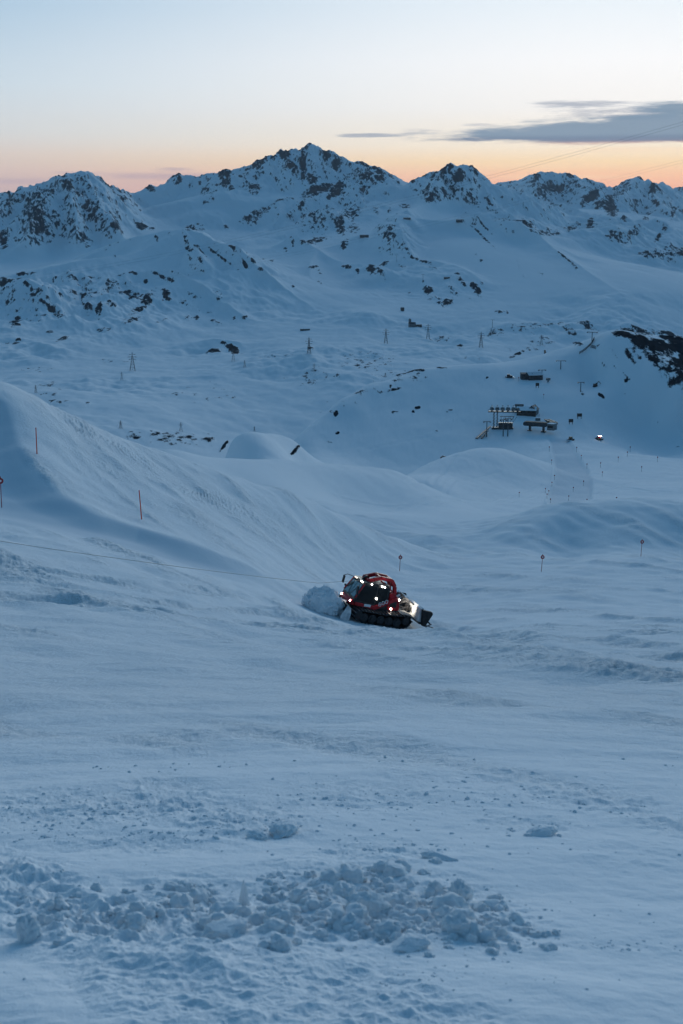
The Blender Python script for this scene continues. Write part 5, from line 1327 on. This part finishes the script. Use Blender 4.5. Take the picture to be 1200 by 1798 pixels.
small_cat('distant groomer with two bright headlights on the run right of the station', spot(1052, 772, 1040), R(-75), .36)
g2 = small_cat('dark distant groomer with a pale cab parked just below the station', spot(1002, 774, 1050), R(65), 0, mat('tan_paint', (.17, .11, .055), .6))
small_cat('distant groomer seen side-on beside the upper station', spot(895, 663, 1330), R(170), 0, M_BLACK)

# far buildings
lo = thing('mountain_lodge', 'dark many-storeyed lodge with a tower and a low annex under the far slope', 'lodge', spot(724, 574, 3000), (0, 0, R(12)))
lo.scale = (.68, .68, .72)
gable(lo, 20, 13, 9, 5, M_CONC, M_ROOF, windows=5)
MB().box((-9, 3, 0), (-2, 9, 21)).prism([(-9.6, 21), (-1.4, 21), (-5.5, 24.5)], 2.4, 9.6).build('tower', M_CONC, lo); MB().box((12, -4, -1), (30, 4, 6.5)).box((11.5, -4.5, 6.5), (30.5, 4.5, 7.0)).build('annex', M_WOOD, lo)
for px, py, d, L, W, H, lab in ((707, 546, 3150, 7, 6, 6, 'tiny dark cabin alone on the white slope above the lodge'), (808, 389, 4380, 22, 9, 5, 'small dark top station on the crest of the broad white hill'), (715, 384.5, 4530, 22, 8, 3.5, 'small flat building at the left end of the broad hill crest'),
                                (640, 416, 4360, 26, 8, 5, 'long low building on a snowy shoulder below the main peak'), (536, 580, 2900, 20, 3, 2.2, 'long low wall half buried above the pylon on the middle slope'), (785, 489, 3720, 14, 6, 3, 'small dark building by the rocks on the far slope')):
    gable(thing('mountain_building', lab, 'building', spot(px, py, d), (0, 0, R(px % 17)), 'small buildings on the far slopes'), L, W, H, H * .35, M_WOOD, M_ROOF, windows=2)

# snow fences along the ridge
def fence(p, q, d0, d1, h, lab):
    a, b = spot(p[0], p[1], d0), spot(q[0], q[1], d1); n = max(3, int((b - a).length / 4)); t = thing('snow_fence', lab, 'snow fence', a, group='dark snow fences on the ridge')
    bd = MB(); ps = []
    for k in range(n + 1):
        f = k / n; x, y = a.x + (b.x - a.x) * f, a.y + (b.y - a.y) * f; ps.append(Vector((x, y, ground(x, y))) - a)
    for u, v in zip(ps, ps[1:]):
        for j in range(3): bd.bar(u + Vector((0, 0, h * (.3 + .3 * j))), v + Vector((0, 0, h * (.3 + .3 * j))), .18, h * .16)
    bd.build('boards', M_WOOD, t)
    for u in ps: MB().bar(u + Vector((0, .15, -.6)), u + Vector((0, .15, h * 1.05)), .25).build('post', M_WOOD, t)


fence((1018, 622), (1041, 603), 1440, 1475, 2.4, 'longest dark snow fence climbing the pale ridge')
fence((1041, 603), (1044, 597), 1476, 1490, 3.0, 'short steep end piece above the longest snow fence')
fence((1038, 611), (1046, 613), 1462, 1455, 3.0, 'short level snow fence right of the longest one')
fence((956, 621), (966, 612), 1445, 1452, 3.2, 'slanting snow fence left of the pale ridge')
fence((973, 606), (985, 607), 1470, 1470, 2.5, 'level snow fence on the ridge top left of the pale mound')
fence((1044, 590), (1056, 583), 1490, 1500, 3.0, 'snow fence near the top of the ridge beside the cliff')

# ------------------------------------------------------------------ cables across the picture
M_CABLE = mat('steel_cable', (.03, .035, .04), .5)
def cableway(pl, pr, sag, r, lab):
    a, b = Vector(at(*pl)), Vector(at(*pr)); pts = []
    for k in range(61):
        f = k / 60; p = a.lerp(b, f); p.z -= sag * 4 * f * (1 - f); pts.append(p)
    tag(MB().tube(pts, r, 5).build('cableway_cable', M_CABLE), lab, 'cable', 'cableway cables spanning the valley')


cableway((-40, 496, 3550), (1330, 176, 1500), 26, .085, 'upper cable of the long span that rises clear across the sky at the right')
cableway((-40, 501, 3550), (1330, 181, 1500), 26, .085, 'second cable close under the uppermost one')
cableway((-40, 532, 3300), (1330, 246, 1600), 24, .05, 'faint third cable of the lower pair')
cableway((-40, 537, 3300), (1330, 251, 1600), 24, .05, 'faint lowest cable of the lower pair')
